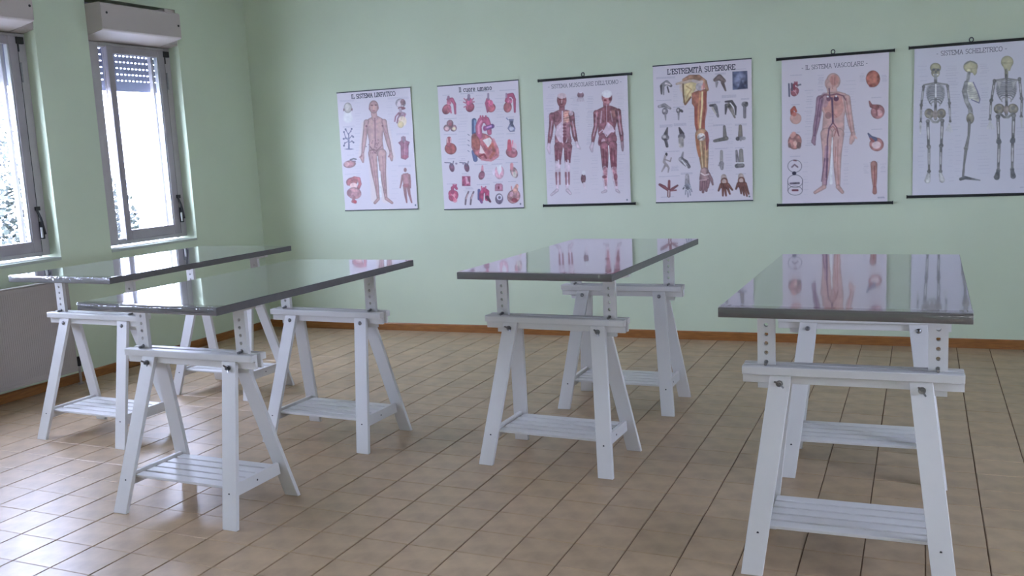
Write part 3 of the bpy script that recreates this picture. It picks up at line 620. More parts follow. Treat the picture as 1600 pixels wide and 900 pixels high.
def art3():                                   # muscular system
    A = Art(HOM['P3'], seed=3); R = (135, 82, 90); RD = (112, 55, 66); Wt = (190, 172, 182); PK = (160, 110, 118)
    A.margin(0, 70, 140, 190, 480, 17, .22); A.margin(0, 225, 280, 200, 500, 13, .26); A.margin(0, 320, 370, 200, 500, 13, .26); A.margin(0, 500, 560, 180, 560, 17, .2); A.margin(0, 235, 285, 520, 800, 22, .16); A.margin(0, 345, 400, 560, 780, 24, .16); A.margin(0, 90, 120, 520, 760, 22, .16); A.margin(0, 515, 555, 580, 780, 22, .16)
    def leg(x0, y0, x1, y1, x2, y2):
        A.cap([(x0, y0), (x1, y1)], [27, 17], R, rim=.35, var=.35); A.cap([(x1, y1), ((x1 + x2) / 2, (y1 + y2) / 2), (x2, y2)], [16, 17, 8], Wt, rim=.1, var=.15)
    # front figure
    A.cap([(172, 262), (172, 290)], 17, R, rim=.2, var=.3); A.ell(171, 222, 29, 43, (155, 92, 96), rim=.3, var=.35); A.ell(172, 196, 27, 18, (190, 165, 170)); A.ell(160, 216, 6, 4, (110, 50, 55)); A.ell(184, 214, 6, 4, (110, 50, 55)); A.cap([(172, 222), (170, 238)], 3, (200, 160, 160)); A.ell(170, 248, 9, 2.5, (105, 55, 60))
    A.poly([(110, 300), (150, 282), (200, 280), (235, 292), (240, 320), (225, 360), (222, 420), (232, 470), (225, 500), (180, 520), (130, 500), (128, 450), (135, 400), (120, 350), (102, 330)], (150, 98, 105), rim=.3, var=.25)
    A.ell(140, 325, 26, 32, R, rim=.2, var=.3); A.poly([(180, 292), (215, 285), (222, 340), (205, 360), (185, 350)], (165, 110, 100), var=.5)
    for k in range(5): A.cap([(182, 300 + k * 14), (216, 293 + k * 14)], 2.2, (205, 165, 140), al=.8)
    A.poly([(140, 380), (172, 350), (172, 480), (150, 470), (132, 430)], Wt, al=.9); A.cap([(175, 290), (176, 480)], 4, Wt)
    for k in range(5): A.ell(188, 372 + k * 20, 11, 7, (115, 62, 72), al=.9)
    A.poly([(150, 450), (180, 510), (208, 450), (196, 500), (182, 530), (166, 505)], Wt); A.ell(188, 462, 10, 22, RD, al=.8)
    for p, s_ in (([(112, 315), (108, 380), (100, 440), (92, 490)], 1), ([(230, 305), (240, 380), (250, 440), (262, 480)], -1)):
        A.cap(p, [18, 14, 14, 8], R, rim=.4, var=.4); A.cap([(p[1][0] + 3 * s_, p[1][1] - 30), (p[2][0], p[2][1])], 3, Wt, al=.6)
    A.cap([(92, 490), (90, 515), (96, 545)], [8, 11, 6], Wt, rim=.2); A.cap([(262, 480), (270, 505), (283, 518)], [9, 11, 5], Wt, rim=.2); A.ell(228, 300, 14, 16, Wt, al=.7)
    leg(152, 505, 148, 600, 145, 770); leg(208, 505, 206, 600, 204, 770)
    for x, y in ((140, 530), (160, 550), (198, 535), (218, 540)): A.cap([(x, y), (x + 2, y + 60)], 5, RD, al=.8)
    for x in (137, 158, 196, 214): A.cap([(x, 665), (x + 2, 735)], [6, 4], R, al=.9)
    A.cap([(181, 520), (181, 590)], 3, (232, 228, 232)); A.cap([(142, 772), (108, 800)], [10, 7], Wt, rim=.3); A.cap([(206, 772), (224, 792)], [11, 8], Wt, rim=.3)
    # small hand and foot
    A.ell(286, 190, 20, 20, (130, 95, 105), var=.3, rim=.2); A.ell(286, 170, 12, 10, (190, 182, 190))
    for k in range(5): A.cap([(272 + k * 7, 205), (266 + k * 10, 228)], 2.5, (165, 150, 160))
    A.ell(303, 700, 15, 30, (130, 90, 98), rim=.3, var=.4); A.cap([(305, 670), (306, 660)], 10, (200, 190, 198)); A.cap([(308, 730), (308, 752)], 8, (195, 180, 188))
    # back figure
    A.cap([(442, 240), (445, 280)], 19, R, rim=.2, var=.3); A.ell(447, 205, 32, 42, (160, 105, 110), rim=.3, var=.3); A.ell(447, 184, 31, 24, (198, 190, 200)); A.ell(436, 222, 10, 7, (120, 50, 55)); A.ell(466, 215, 8, 10, RD)
    A.poly([(388, 280), (425, 262), (470, 255), (505, 268), (522, 290), (512, 340), (498, 390), (500, 440), (485, 460), (405, 460), (392, 420), (395, 370), (380, 320)], R, rim=.3, var=.3)
    A.poly([(428, 262), (462, 258), (456, 380), (440, 380)], (125, 70, 76), var=.25); A.cap([(445, 250), (446, 390)], 2, Wt, al=.7); A.ell(492, 300, 22, 28, (155, 100, 96), rim=.2, var=.3)
    A.poly([(452, 355), (485, 385), (492, 415), (455, 455), (420, 420), (435, 390)], Wt, al=.95); A.cap([(415, 290), (408, 360)], 4, Wt, al=.6); A.cap([(470, 290), (480, 350)], 3, Wt, al=.5)
    for p in ([(382, 300), (380, 380), (365, 440), (360, 485)], [(515, 290), (525, 370), (535, 430), (540, 480)]):
        A.cap(p, [18, 14, 13, 8], R, rim=.4, var=.4); A.cap([p[0], p[1], p[2]], 3, Wt, al=.6)
    A.ell(372, 318, 8, 10, RD); A.cap([(360, 485), (352, 510), (356, 535)], [9, 12, 6], Wt, rim=.3); A.cap([(540, 480), (542, 505), (543, 530)], [9, 9, 5], (150, 120, 128), rim=.3)
    A.ell(425, 462, 30, 38, R, rim=.25, var=.35); A.ell(478, 458, 30, 40, R, rim=.25, var=.35); A.cap([(400, 420), (420, 402), (445, 445), (485, 400), (495, 410)], 3, Wt, al=.9); A.ell(402, 480, 10, 20, RD, al=.8); A.ell(425, 470, 12, 14, Wt, al=.6)
    leg(432, 500, 436, 640, 440, 775); leg(482, 495, 490, 640, 508, 775)
    for x, y in ((424, 520), (442, 540), (474, 515), (492, 530)): A.cap([(x, y), (x + 4, y + 90)], 5, RD, al=.8)
    A.ell(492, 618, 16, 16, RD, al=.8); A.cap([(436, 640), (440, 740)], [13, 6], PK, var=.4); A.cap([(492, 640), (505, 740)], [13, 6], PK, var=.4); A.ell(432, 690, 14, 10, RD, al=.8); A.ell(500, 690, 12, 22, RD, al=.7)
    A.cap([(457, 500), (464, 600)], 3, (232, 228, 232)); A.cap([(440, 776), (418, 785)], [9, 6], Wt, rim=.3); A.cap([(508, 772), (522, 785)], [9, 6], Wt, rim=.3)
    A.ell(570, 830, 5, 6, (100, 110, 120)); return A

def art4():                                   # upper limb
    A = Art(HOM['P4'], seed=4); G1 = (128, 122, 126); G2 = (165, 158, 158); OR = (155, 92, 72); TN = (178, 152, 124); DK = (78, 72, 76)
    for x0, x1, y, n in ((60, 165, 152, 2), (60, 145, 284, 1), (155, 215, 322, 1), (80, 150, 425, 3), (160, 230, 416, 3), (105, 190, 577, 1), (75, 190, 720, 1), (200, 265, 700, 2), (395, 455, 128, 2), (355, 425, 293, 2), (435, 515, 255, 3), (545, 590, 272, 2), (385, 450, 423, 2), (510, 575, 420, 2), (395, 465, 560, 1), (510, 560, 555, 1), (515, 575, 705, 1), (240, 345, 130, 1), (505, 575, 105, 1), (85, 160, 838, 1)): A.txt(x0, y, x1, n, 6, al=.42)
    A.margin(0, 150, 185, 160, 400, 16, .16); A.margin(0, 355, 390, 330, 820, 18, .2); A.margin(0, 240, 285, 330, 640, 22, .16); A.margin(0, 455, 500, 420, 700, 20, .16); A.margin(0, 130, 195, 660, 690, 8, .3)
    # big shoulder, arm and hand
    A.ell(255, 205, 62, 56, (188, 160, 130), 0, 12, .5); A.poly([(205, 190), (290, 170), (285, 215), (255, 265), (225, 310), (212, 295), (212, 240)], (190, 172, 120), rim=.2, var=.2)
    A.poly([(262, 240), (300, 225), (350, 215), (345, 300), (335, 380), (338, 460), (330, 480), (292, 480), (278, 420), (276, 320), (262, 300)], OR, rim=.2, var=.25)
    A.cap([(175, 188), (215, 178), (265, 165), (300, 160)], [6, 8, 10, 10], (178, 155, 135), rim=.2); A.cap([(212, 190), (213, 250), (222, 305)], 4, (110, 80, 60)); A.cap([(225, 305), (255, 265)], 5, (120, 85, 60)); A.cap([(230, 200), (260, 220), (238, 250), (225, 290)], 3, (165, 130, 80), al=.7)
    A.cap([(215, 165), (250, 148), (300, 150), (335, 175), (350, 220)], [8, 12, 15, 13, 9], (165, 120, 92), rim=.25, var=.3); A.cap([(270, 170), (300, 180), (320, 175)], 8, (175, 160, 155)); A.ell(308, 205, 24, 22, (165, 155, 160), rim=.2, var=.3); A.ell(330, 200, 8, 18, (185, 110, 100), al=.8); A.ell(320, 210, 6, 14, (200, 150, 140), al=.8)
    A.cap([(322, 235), (320, 320), (312, 400), (308, 460)], 5, (205, 182, 130)); A.cap([(310, 240), (300, 330), (300, 440)], 4, (195, 140, 90), al=.7); A.cap([(335, 240), (342, 330), (330, 400), (325, 460)], 8, (140, 60, 50), al=.6); A.cap([(285, 320), (285, 400), (295, 460)], 7, (150, 62, 50), al=.6)
    A.cap([(318, 480), (322, 530), (330, 600), (335, 670)], [37, 36, 28, 20], (165, 125, 92), rim=.3, var=.25); A.cap([(345, 470), (352, 510), (342, 560)], 10, (130, 65, 68), al=.8); A.cap([(290, 490), (298, 560), (308, 600)], 9, (165, 95, 60), al=.8)
    A.ell(316, 492, 24, 22, (182, 172, 165), var=.5); A.ell(310, 485, 8, 6, (225, 220, 215)); A.cap([(300, 505), (330, 490)], 3, (110, 90, 90)); A.cap([(322, 520), (330, 600), (332, 670)], 3, (110, 90, 60), al=.6); A.cap([(312, 520), (318, 600), (325, 670)], 2.5, (215, 190, 140), al=.8); A.cap([(338, 520), (342, 600), (342, 670)], 2.5, (205, 175, 120), al=.8)
    A.cap([(335, 690), (335, 730)], [24, 30], (150, 118, 116), rim=.3, var=.25); A.cap([(355, 700), (375, 735), (382, 765)], [10, 8, 5], (138, 105, 108), rim=.3)
    for p in ([(318, 750), (312, 795)], [(332, 755), (326, 808)], [(345, 750), (345, 800)], [(356, 745), (352, 780)]): A.cap(p, [12, 7], (138, 100, 104), rim=.35)
    A.cap([(315, 700), (335, 712), (358, 705)], 4, (195, 178, 175)); A.cap([(312, 740), (345, 738)], 4, (185, 150, 150), al=.7)
    # small joints on the left
    A.cap([(95, 195), (118, 180), (142, 198)], [12, 13, 8], G1, rim=.3, var=.4); A.cap([(86, 200), (88, 245)], [7, 4], DK); A.cap([(98, 205), (100, 248)], [7, 4], G1); A.cap([(122, 205), (130, 235)], 4, DK); A.cap([(112, 185), (135, 192)], 5, (185, 175, 175))
    A.cap([(75, 318), (105, 310), (138, 328)], [8, 11, 6], G1, rim=.3, var=.4); A.ell(108, 345, 17, 20, (110, 104, 110), rim=.3, var=.5); A.cap([(110, 365), (112, 395)], [6, 3], G1); A.ell(104, 342, 7, 8, G2)
    A.ell(185, 340, 12, 16, G1, rim=.3, var=.5); A.cap([(200, 340), (206, 345)], 7, DK); A.cap([(186, 355), (186, 392)], [6, 4], G1); A.ell(183, 338, 5, 8, (190, 180, 180))
    A.cap([(122, 440), (112, 480)], [4, 13], DK, var=.4); A.ell(110, 495, 22, 18, G1, rim=.35, var=.5); A.cap([(112, 510), (120, 545)], [9, 8], DK, var=.5); A.ell(106, 492, 8, 7, G2)
    A.cap([(190, 440), (205, 475)], [5, 14], DK, var=.4); A.ell(203, 490, 20, 18, G1, rim=.2, var=.4); A.cap([(200, 505), (202, 540)], 15, (165, 155, 150), var=.3)
    A.ell(116, 592, 7, 10, (55, 50, 55)); A.cap([(110, 600), (103, 635), (118, 655)], [6, 8, 7], (150, 138, 138)); A.cap([(105, 620), (138, 632), (144, 612)], 3.5, (135, 122, 122)); A.cap([(112, 650), (100, 672), (90, 690)], [7, 5, 3], (140, 128, 128)); A.cap([(118, 652), (130, 670), (126, 694)], [7, 5, 3], (140, 128, 128))
    A.cap([(212, 580), (205, 610)], [4, 8], G1); A.cap([(200, 620), (225, 640), (245, 662)], [14, 17, 10], G1, rim=.35, var=.5); A.cap([(205, 625), (235, 665)], 2.5, (200, 195, 195)); A.cap([(215, 620), (248, 655)], 2.5, DK)
    A.cap([(132, 745), (130, 830)], [7, 9], (125, 70, 74), rim=.2, var=.3); A.cap([(78, 765), (105, 780), (130, 800)], [7, 10, 6], (135, 78, 84), rim=.3); A.cap([(180, 770), (150, 790), (135, 802)], [5, 8, 5], (125, 72, 78), rim=.3); A.cap([(172, 797), (140, 800)], 4, (125, 72, 78)); A.cap([(131, 800), (130, 832)], 3, (205, 185, 185))
    A.cap([(235, 712), (236, 760)], [10, 14], G1, var=.5, rim=.2)
    for k, (x, y) in enumerate(((212, 790), (225, 822), (240, 835), (254, 825), (262, 805))): A.cap([(228 + k * 5, 765), (x, y)], [5, 3], (120, 120, 130), var=.5); A.ell((228 + k * 5 + x) / 2, (765 + y) / 2, 3, 3, (215, 213, 220))
    # small joints on the right
    A.cap([(395, 165), (420, 150), (445, 170)], [10, 17, 12], (112, 96, 92), rim=.3, var=.3); A.cap([(405, 180), (403, 205)], [9, 4], G1); A.cap([(438, 180), (455, 225)], [10, 5], (88, 74, 72), var=.3)
    A.poly([(494, 118), (580, 113), (582, 215), (496, 222)], (72, 78, 104), var=.4); A.ell(535, 165, 30, 38, (120, 124, 152), .3, 14, .7, .3); A.poly([(545, 165), (570, 215), (525, 218)], (50, 55, 80), 6, .7)
    A.cap([(368, 312), (395, 310)], [7, 8], DK); A.cap([(395, 320), (412, 375)], [14, 6], G1, rim=.2, var=.5); A.cap([(380, 325), (400, 360)], [6, 4], (170, 162, 150)); 
    A.cap([(460, 310), (455, 360)], [10, 4], DK, var=.4); A.cap([(455, 290), (490, 288), (512, 320), (514, 365)], [5, 8, 7, 3], DK, rim=.2); A.cap([(475, 310), (492, 340), (508, 380)], [14, 11, 5], (110, 102, 96), var=.5); A.cap([(482, 298), (500, 320)], 3, (215, 213, 218))
    A.ell(566, 305, 19, 16, (125, 120, 122), rim=.35, var=.5); A.ell(576, 298, 8, 8, DK); A.cap([(565, 320), (565, 378)], [9, 8], G1, rim=.4)
    A.cap([(448, 432), (452, 490)], [7, 11], (120, 114, 108), rim=.35); A.cap([(460, 500), (392, 515)], [12, 8], (118, 112, 106), rim=.3, var=.3)
    A.cap([(540, 430), (540, 485)], [9, 13], (128, 118, 104), rim=.35); A.ell(525, 502, 12, 12, DK, var=.4); A.ell(558, 500, 13, 10, G1, var=.4); A.ell(542, 500, 8, 16, G1, var=.4)
    A.cap([(432, 575), (432, 640)], [8, 9], (150, 142, 138), rim=.2); A.cap([(432, 645), (434, 672)], [14, 9], G1, rim=.2, var=.3); A.cap([(422, 650), (416, 655)], 4, G1)
    A.cap([(518, 572), (524, 635)], [6, 10], G1, rim=.4, var=.3); A.cap([(544, 570), (546, 630)], [11, 13], (132, 126, 120), rim=.35); A.cap([(520, 658), (552, 655)], 12, (98, 94, 94), rim=.2, var=.5); A.cap([(515, 640), (560, 640)], 3, (215, 212, 215))
    for cx, cy, ps in ((450, 755, ((415, 800), (440, 828), (458, 828), (480, 818), (494, 795))), (548, 750, ((515, 790), (545, 815), (562, 825), (578, 830), (588, 818)))):
        A.cap([(cx - 5, cy - 35), (cx - 2, cy - 10)], [15, 20], (170, 150, 140), rim=.2, var=.2); A.cap([(cx - 2, cy - 10), (cx, cy + 15)], [20, 24], (132, 84, 70), rim=.3, var=.35); A.ell(cx - 3, cy - 8, 12, 14, (190, 170, 160), al=.8)
        for k, p in enumerate(ps): A.cap([(cx - 20 + k * 10, cy + 10), p], [9, 5], (118, 72, 62), rim=.3, var=.3)
    A.ell(592, 833, 5, 5, (80, 100, 100)); return A

def art5():                                   # vascular system
    A = Art(HOM['P5'], seed=5); S = (186, 146, 138); SB = (148, 112, 130); BL = (92, 62, 88); RD = (150, 88, 84); RS = (182, 118, 104)
    for x0, x1, y in ((120, 180, 180), (125, 170, 336), (125, 170, 482), (118, 170, 610), (550, 600, 298), (550, 605, 466), (540, 585, 640)): A.txt(x0, y, x1, 1, al=.4)
    A.margin(0, 195, 240, 260, 560, 17, .26); A.margin(0, 400, 470, 210, 520, 18, .2); A.margin(0, 265, 300, 180, 260, 14, .26); A.margin(0, 485, 515, 170, 220, 9, .3); A.margin(0, 598, 632, 180, 220, 9, .3); A.margin(0, 400, 430, 560, 780, 22, .2); A.margin(0, 185, 215, 640, 820, 24, .18); A.margin(0, 505, 535, 650, 700, 9, .26); A.margin(0, 595, 625, 650, 690, 9, .26)
    A.ell(347, 210, 37, 42, S, 0, rim=.25); A.ell(315, 222, 13, 24, S, rim=.1); A.cap([(335, 235), (345, 280)], 26, S, rim=.15); A.ell(352, 205, 24, 28, RS, al=.7)
    A.poly([(270, 290), (310, 272), (375, 265), (412, 275), (430, 295), (420, 340), (405, 400), (405, 460), (400, 500), (285, 500), (290, 440), (295, 380), (275, 340), (262, 310)], S, rim=.25)
    A.ell(350, 345, 52, 62, RS, al=.6); A.ell(365, 305, 30, 35, (165, 105, 96), al=.5); A.ell(300, 310, 22, 40, SB, al=.6)
    A.cap([(276, 305), (268, 380), (255, 450), (246, 505)], [19, 17, 15, 9], SB, rim=.3); A.cap([(418, 300), (428, 370), (440, 440), (452, 490)], [19, 17, 15, 10], S, rim=.3)
    A.cap([(246, 505), (242, 530), (248, 545)], [10, 12, 6], SB, rim=.3); A.cap([(452, 490), (446, 520), (440, 538)], [12, 14, 8], S, rim=.2); A.cap([(455, 495), (468, 512)], 5, S)
    A.cap([(312, 490), (312, 590), (308, 680), (298, 765)], [33, 23, 18, 11], S, rim=.3); A.cap([(372, 490), (368, 590), (368, 680), (372, 765)], [33, 23, 18, 11], S, rim=.3); A.cap([(312, 560), (306, 680), (298, 765)], [10, 13, 9], SB, al=.7)
    A.cap([(298, 770), (250, 800)], [12, 8], S, rim=.3); A.cap([(372, 770), (395, 798)], [12, 9], S, rim=.3); A.cap([(342, 510), (338, 620), (335, 750)], [3, 5, 8], (232, 228, 232))
    A.cap([(340, 300), (343, 360), (345, 430)], 5, BL); A.ell(362, 303, 14, 14, (88, 50, 72)); A.ell(322, 303, 12, 14, (110, 70, 88)); A.cap([(325, 250), (328, 290), (340, 310)], 3, BL)
    A.cap([(280, 300), (300, 283), (330, 285), (365, 278), (400, 288), (412, 310)], 3.5, (110, 65, 80), al=.85); A.ell(362, 290, 5, 5, (220, 210, 215)); A.ell(318, 292, 5, 5, (220, 210, 215))
    A.ell(320, 392, 17, 18, (135, 95, 92), al=.8); A.cap([(345, 430), (325, 458), (316, 520), (314, 600), (310, 720)], 3.5, BL, al=.9); A.cap([(345, 430), (365, 458), (376, 500)], 3.5, (120, 70, 76), al=.9); A.cap([(330, 460), (345, 448), (362, 470), (352, 500)], 3, RD, al=.8)
    for p in ([(276, 300), (262, 400), (248, 500)], [(286, 310), (272, 400)], [(302, 620), (285, 740)], [(318, 620), (310, 760)]): A.cap(p, 3, BL, al=.7)
    for p in ([(415, 300), (430, 400), (446, 500)], [(372, 520), (370, 640), (374, 760)], [(360, 560), (356, 640)], [(345, 380), (365, 400)], [(340, 190), (342, 250)], [(355, 190), (350, 240)]): A.cap(p, 2.3, (150, 90, 84), al=.6)
    # organs at the sides
    A.heart(143, 258, .95, (150, 82, 92), (140, 62, 78), (80, 74, 90)); A.cap([(160, 232), (174, 228)], 4, (95, 95, 110)); A.cap([(112, 225), (114, 290)], 4, (80, 80, 100))
    A.cap([(130, 385), (128, 365), (140, 350), (150, 370)], [9, 9, 8, 6], (172, 80, 66), rim=.2, var=.3); A.ell(148, 408, 30, 30, (186, 142, 130), .4, rim=.15); A.ell(140, 385, 12, 12, (180, 90, 75), al=.8)
    A.ell(143, 530, 36, 42, (162, 110, 102), .2, rim=.3, var=.4); A.cap([(130, 500), (138, 490)], 12, (185, 130, 120)); A.ell(165, 550, 12, 18, (98, 74, 72), al=.8); A.ell(115, 550, 8, 14, (98, 74, 72), al=.7); A.ell(145, 540, 10, 14, (205, 165, 150), al=.7)
    A.ell(557, 198, 37, 44, (158, 88, 74), 0, rim=.3, var=.35); A.ell(558, 195, 22, 26, (176, 108, 86), al=.6); A.ell(545, 235, 10, 8, (120, 50, 50), al=.6)
    A.ell(582, 372, 36, 38, (170, 112, 112), .3, rim=.3, var=.25); A.ell(590, 378, 16, 16, (200, 150, 152), al=.8); A.cap([(538, 318), (548, 342), (575, 348)], [4, 9, 14], (140, 84, 84), rim=.2, var=.3); A.cap([(574, 345), (578, 390)], 4, (130, 72, 72), al=.8)
    A.ell(576, 545, 38, 36, (172, 112, 108), .2, rim=.3, var=.25); A.ell(575, 548, 24, 20, (196, 172, 172)); A.cap([(532, 488), (548, 510), (568, 518)], [4, 10, 12], (88, 90, 122), rim=.2); A.cap([(545, 515), (560, 528)], 6, (150, 80, 80))
    A.cap([(562, 650), (564, 720), (566, 770)], [18, 15, 9], (170, 118, 108), rim=.3, var=.2); A.cap([(566, 775), (566, 798)], [10, 12], (160, 105, 96), rim=.2); A.cap([(565, 660), (566, 770)], 3, (140, 72, 66), al=.8)
    K = (52, 52, 62)
    def ring(x, y, rx, ry):
        p = [(x + rx * math.cos(a * math.pi / 12), y + ry * math.sin(a * math.pi / 12)) for a in range(25)]; A.cap(p, 1.2, K, 3, .85, 0)
    ring(143, 660, 37, 33); ring(145, 790, 38, 24); ring(145, 740, 40, 34); A.cap([(106, 740), (107, 792)], 1.2, K, 3, .8, 0); A.cap([(184, 735), (183, 790)], 1.2, K, 3, .8, 0)
    A.ell(140, 698, 11, 10, (40, 35, 60)); A.cap([(120, 752), (165, 750)], 5, (90, 80, 95), var=.5); A.cap([(132, 788), (158, 788)], 5, (110, 50, 60)); A.cap([(128, 665), (142, 652), (158, 665)], 4, (110, 90, 100)); A.cap([(138, 630), (150, 632)], 3, (110, 60, 70))
    A.txt(583, 825, 618, 2, 4, al=.7); return A

def art6():                                   # skeletal system
    A = Art(HOM['P6'], seed=6); A.c[:] = (214, 213, 221); B = (120, 120, 118); BD_ = (92, 94, 98); Y = (162, 158, 122); L = (170, 170, 168)
    A.margin(0, 80, 135, 180, 560, 18, .18); A.margin(0, 215, 300, 180, 520, 17, .2); A.margin(0, 400, 450, 170, 500, 17, .22); A.margin(0, 270, 310, 540, 760, 22, .16); A.margin(0, 380, 460, 540, 760, 22, .14); A.margin(0, 80, 115, 580, 760, 22, .16); A.margin(0, 590, 640, 500, 760, 22, .16); A.margin(0, 235, 270, 560, 780, 30, .14)
    def front(x, y, top, back=False, sc=1.0):
        cy = top
        if back: A.ell(x + 2, cy + 22, 32 * sc, 32 * sc, Y, rim=.3); A.poly([(x - 28, cy + 25), (x + 32, cy + 25), (x + 16, cy + 68), (x - 10, cy + 68)], Y, rim=.2)
        else:
            A.ell(x, cy + 22, 28, 25, Y, rim=.4); A.ell(x, cy + 48, 22, 24, (150, 146, 122), rim=.2, var=.3); A.ell(x - 10, cy + 32, 8, 6, BD_); A.ell(x + 13, cy + 32, 8, 6, BD_); A.ell(x + 1, cy + 44, 4, 5, BD_); A.cap([(x - 10, cy + 58), (x + 12, cy + 57)], 3, (205, 205, 190))
    def torso(x, y0, sp, k=1.0, back=False):
        A.cap([(x, y0 - 25), (x, y0 + 130 * k), (x, y0 + 180 * k)], [6, 7, 8], B, var=.5, rim=.2)
        for i in range(9):
            t = i / 8.; w_ = sp * (.55 + .45 * math.sin(math.pi * min(1, t * .95 + .1)) ** .6) * .86; yy = y0 + 6 + i * 11 * k
            for s_ in (-1, 1):
                A.cap([(x, yy - 2), (x + s_ * w_ * .6, yy - 3), (x + s_ * w_, yy + 9), (x + s_ * w_ * .85, yy + 18)], 3.1, BD_ if i % 2 else B, 3, .85, .3)
        A.ell(x - sp * .5, y0 + 42, sp * .45, 42 * k, (126, 126, 130), 0, 8, .7); A.ell(x + sp * .5, y0 + 42, sp * .45, 42 * k, (126, 126, 130), 0, 8, .7)
        if not back: A.cap([(x + 1, y0), (x + 1, y0 + 65)], 4.5, (195, 196, 200))
        A.cap([(x - sp * 1.15, y0 + 4), (x - 8, y0 - 6)], 4, B); A.cap([(x + sp * 1.15, y0 + 2), (x + 8, y0 - 6)], 4, B)
        if back:
            for s_ in (-1, 1): A.poly([(x + s_ * sp * 1.0, y0), (x + s_ * sp * .4, y0 + 8), (x + s_ * sp * .6, y0 + 55)], L, rim=.3, al=.85)
    def pelvis(x, y, w_):
        for s_ in (-1, 1): A.ell(x + s_ * w_ * .62, y, w_ * .48, 26, (128, 122, 106), s_ * .35, rim=.35, var=.35); A.ell(x + s_ * w_ * .62, y - 4, w_ * .2, 11, BD_ if True else B, al=.5)
        A.ell(x, y + 4, 13, 22, (140, 128, 120), var=.3); A.cap([(x - w_ * .55, y + 24), (x - 10, y + 44), (x + 12, y + 44), (x + w_ * .6, y + 24)], 6, B, var=.3)
    def limb(p, r): 
        for i in range(len(p) - 1): A.cap([p[i], p[i + 1]], [r, r * .8], B, var=.3, rim=.3); A.cap([((p[i][0] * .75 + p[i + 1][0] * .25), (p[i][1] * .75 + p[i + 1][1] * .25)), ((p[i][0] * .3 + p[i + 1][0] * .7), (p[i][1] * .3 + p[i + 1][1] * .7))], r * .35, (190, 190, 190), al=.8)
        for q in p: A.ell(q[0], q[1], r * 1.35, r * 1.3, B, rim=.3, var=.3)
    front(172, 0, 165); torso(172, 272, 52); A.cap([(172, 225), (172, 262)], 8, B, var=.5); pelvis(170, 425, 50)
    limb([(110, 285), (98, 380)], 6); limb([(98, 385), (95, 470)], 5); A.cap([(94, 475), (93, 530)], [6, 2.5], L, var=.3); limb([(234, 282), (244, 370)], 6); limb([(244, 375), (248, 465)], 5)
    for k in range(4): A.cap([(243, 478), (226 + k * 11, 520 - abs(k - 2) * 3)], 2.5, L)
    limb([(132, 465), (136, 595)], 8); limb([(138, 600), (138, 725)], 7); limb([(207, 462), (202, 590)], 8); limb([(200, 595), (198, 725)], 7)
    A.cap([(136, 740), (130, 772)], [9, 15], L, rim=.25, var=.3); A.cap([(198, 740), (206, 770)], [9, 14], L, rim=.25, var=.3)
    # side view
    A.ell(354, 182, 37, 31, Y, -.1, rim=.35); A.poly([(340, 195), (388, 185), (386, 215), (375, 228), (358, 205)], Y, rim=.2); A.cap([(322, 170), (352, 152), (385, 165)], 2.5, (110, 112, 105)); A.ell(345, 200, 9, 7, (190, 186, 150))
    A.cap([(345, 215), (338, 260)], [9, 8], B, var=.5); A.cap([(332, 265), (322, 310), (332, 360), (352, 400), (355, 430)], [11, 13, 11, 11, 12], B, rim=.25, var=.5); A.poly([(340, 262), (368, 262), (388, 310), (402, 345), (398, 368), (350, 352), (335, 310)], (178, 178, 165), var=.2)
    for k in range(7): A.cap([(330 + k * 2, 275 + k * 12), (362 + k * 5, 290 + k * 9), (376 + k * 4, 285 + k * 12)], 1.8, (135, 135, 132), al=.7)
    A.cap([(368, 262), (390, 310), (403, 350), (398, 370), (358, 352)], 2.3, (92, 92, 125)); A.ell(352, 450, 20, 28, (120, 116, 100), rim=.3, var=.5)
    A.cap([(348, 470), (344, 540), (332, 600)], [8, 6, 9], B, rim=.3); A.ell(330, 605, 12, 10, B); A.cap([(330, 612), (320, 690), (315, 748)], [8, 5, 6], B, rim=.3); A.cap([(302, 765), (325, 758), (358, 764), (402, 771)], [8, 9, 6, 3], BD_, var=.4)
    # back view
    front(542, 0, 135, True); A.cap([(540, 200), (540, 235)], 9, (140, 138, 118), var=.4); torso(540, 250, 58, 1.0, True); pelvis(538, 400, 58)
    limb([(478, 255), (462, 355)], 7); limb([(460, 360), (455, 455)], 6)
    for k in range(4): A.cap([(455, 462), (440 + k * 12, 505)], 2.8, L)
    limb([(608, 245), (618, 345)], 7); limb([(620, 350), (617, 440)], 6); A.cap([(617, 450), (620, 500)], [6, 3], L)
    limb([(496, 440), (500, 565)], 9); limb([(502, 575), (498, 720)], 8); limb([(578, 435), (574, 560)], 9); limb([(572, 570), (570, 715)], 8)
    A.ell(501, 572, 14, 12, BD_, var=.3); A.ell(572, 568, 14, 13, BD_, var=.3); A.cap([(497, 725), (490, 755)], [9, 15], BD_, rim=.2, var=.4); A.cap([(570, 720), (575, 750)], [9, 14], BD_, rim=.2, var=.4)
    A.txt(612, 808, 640, 1, al=.6); return A

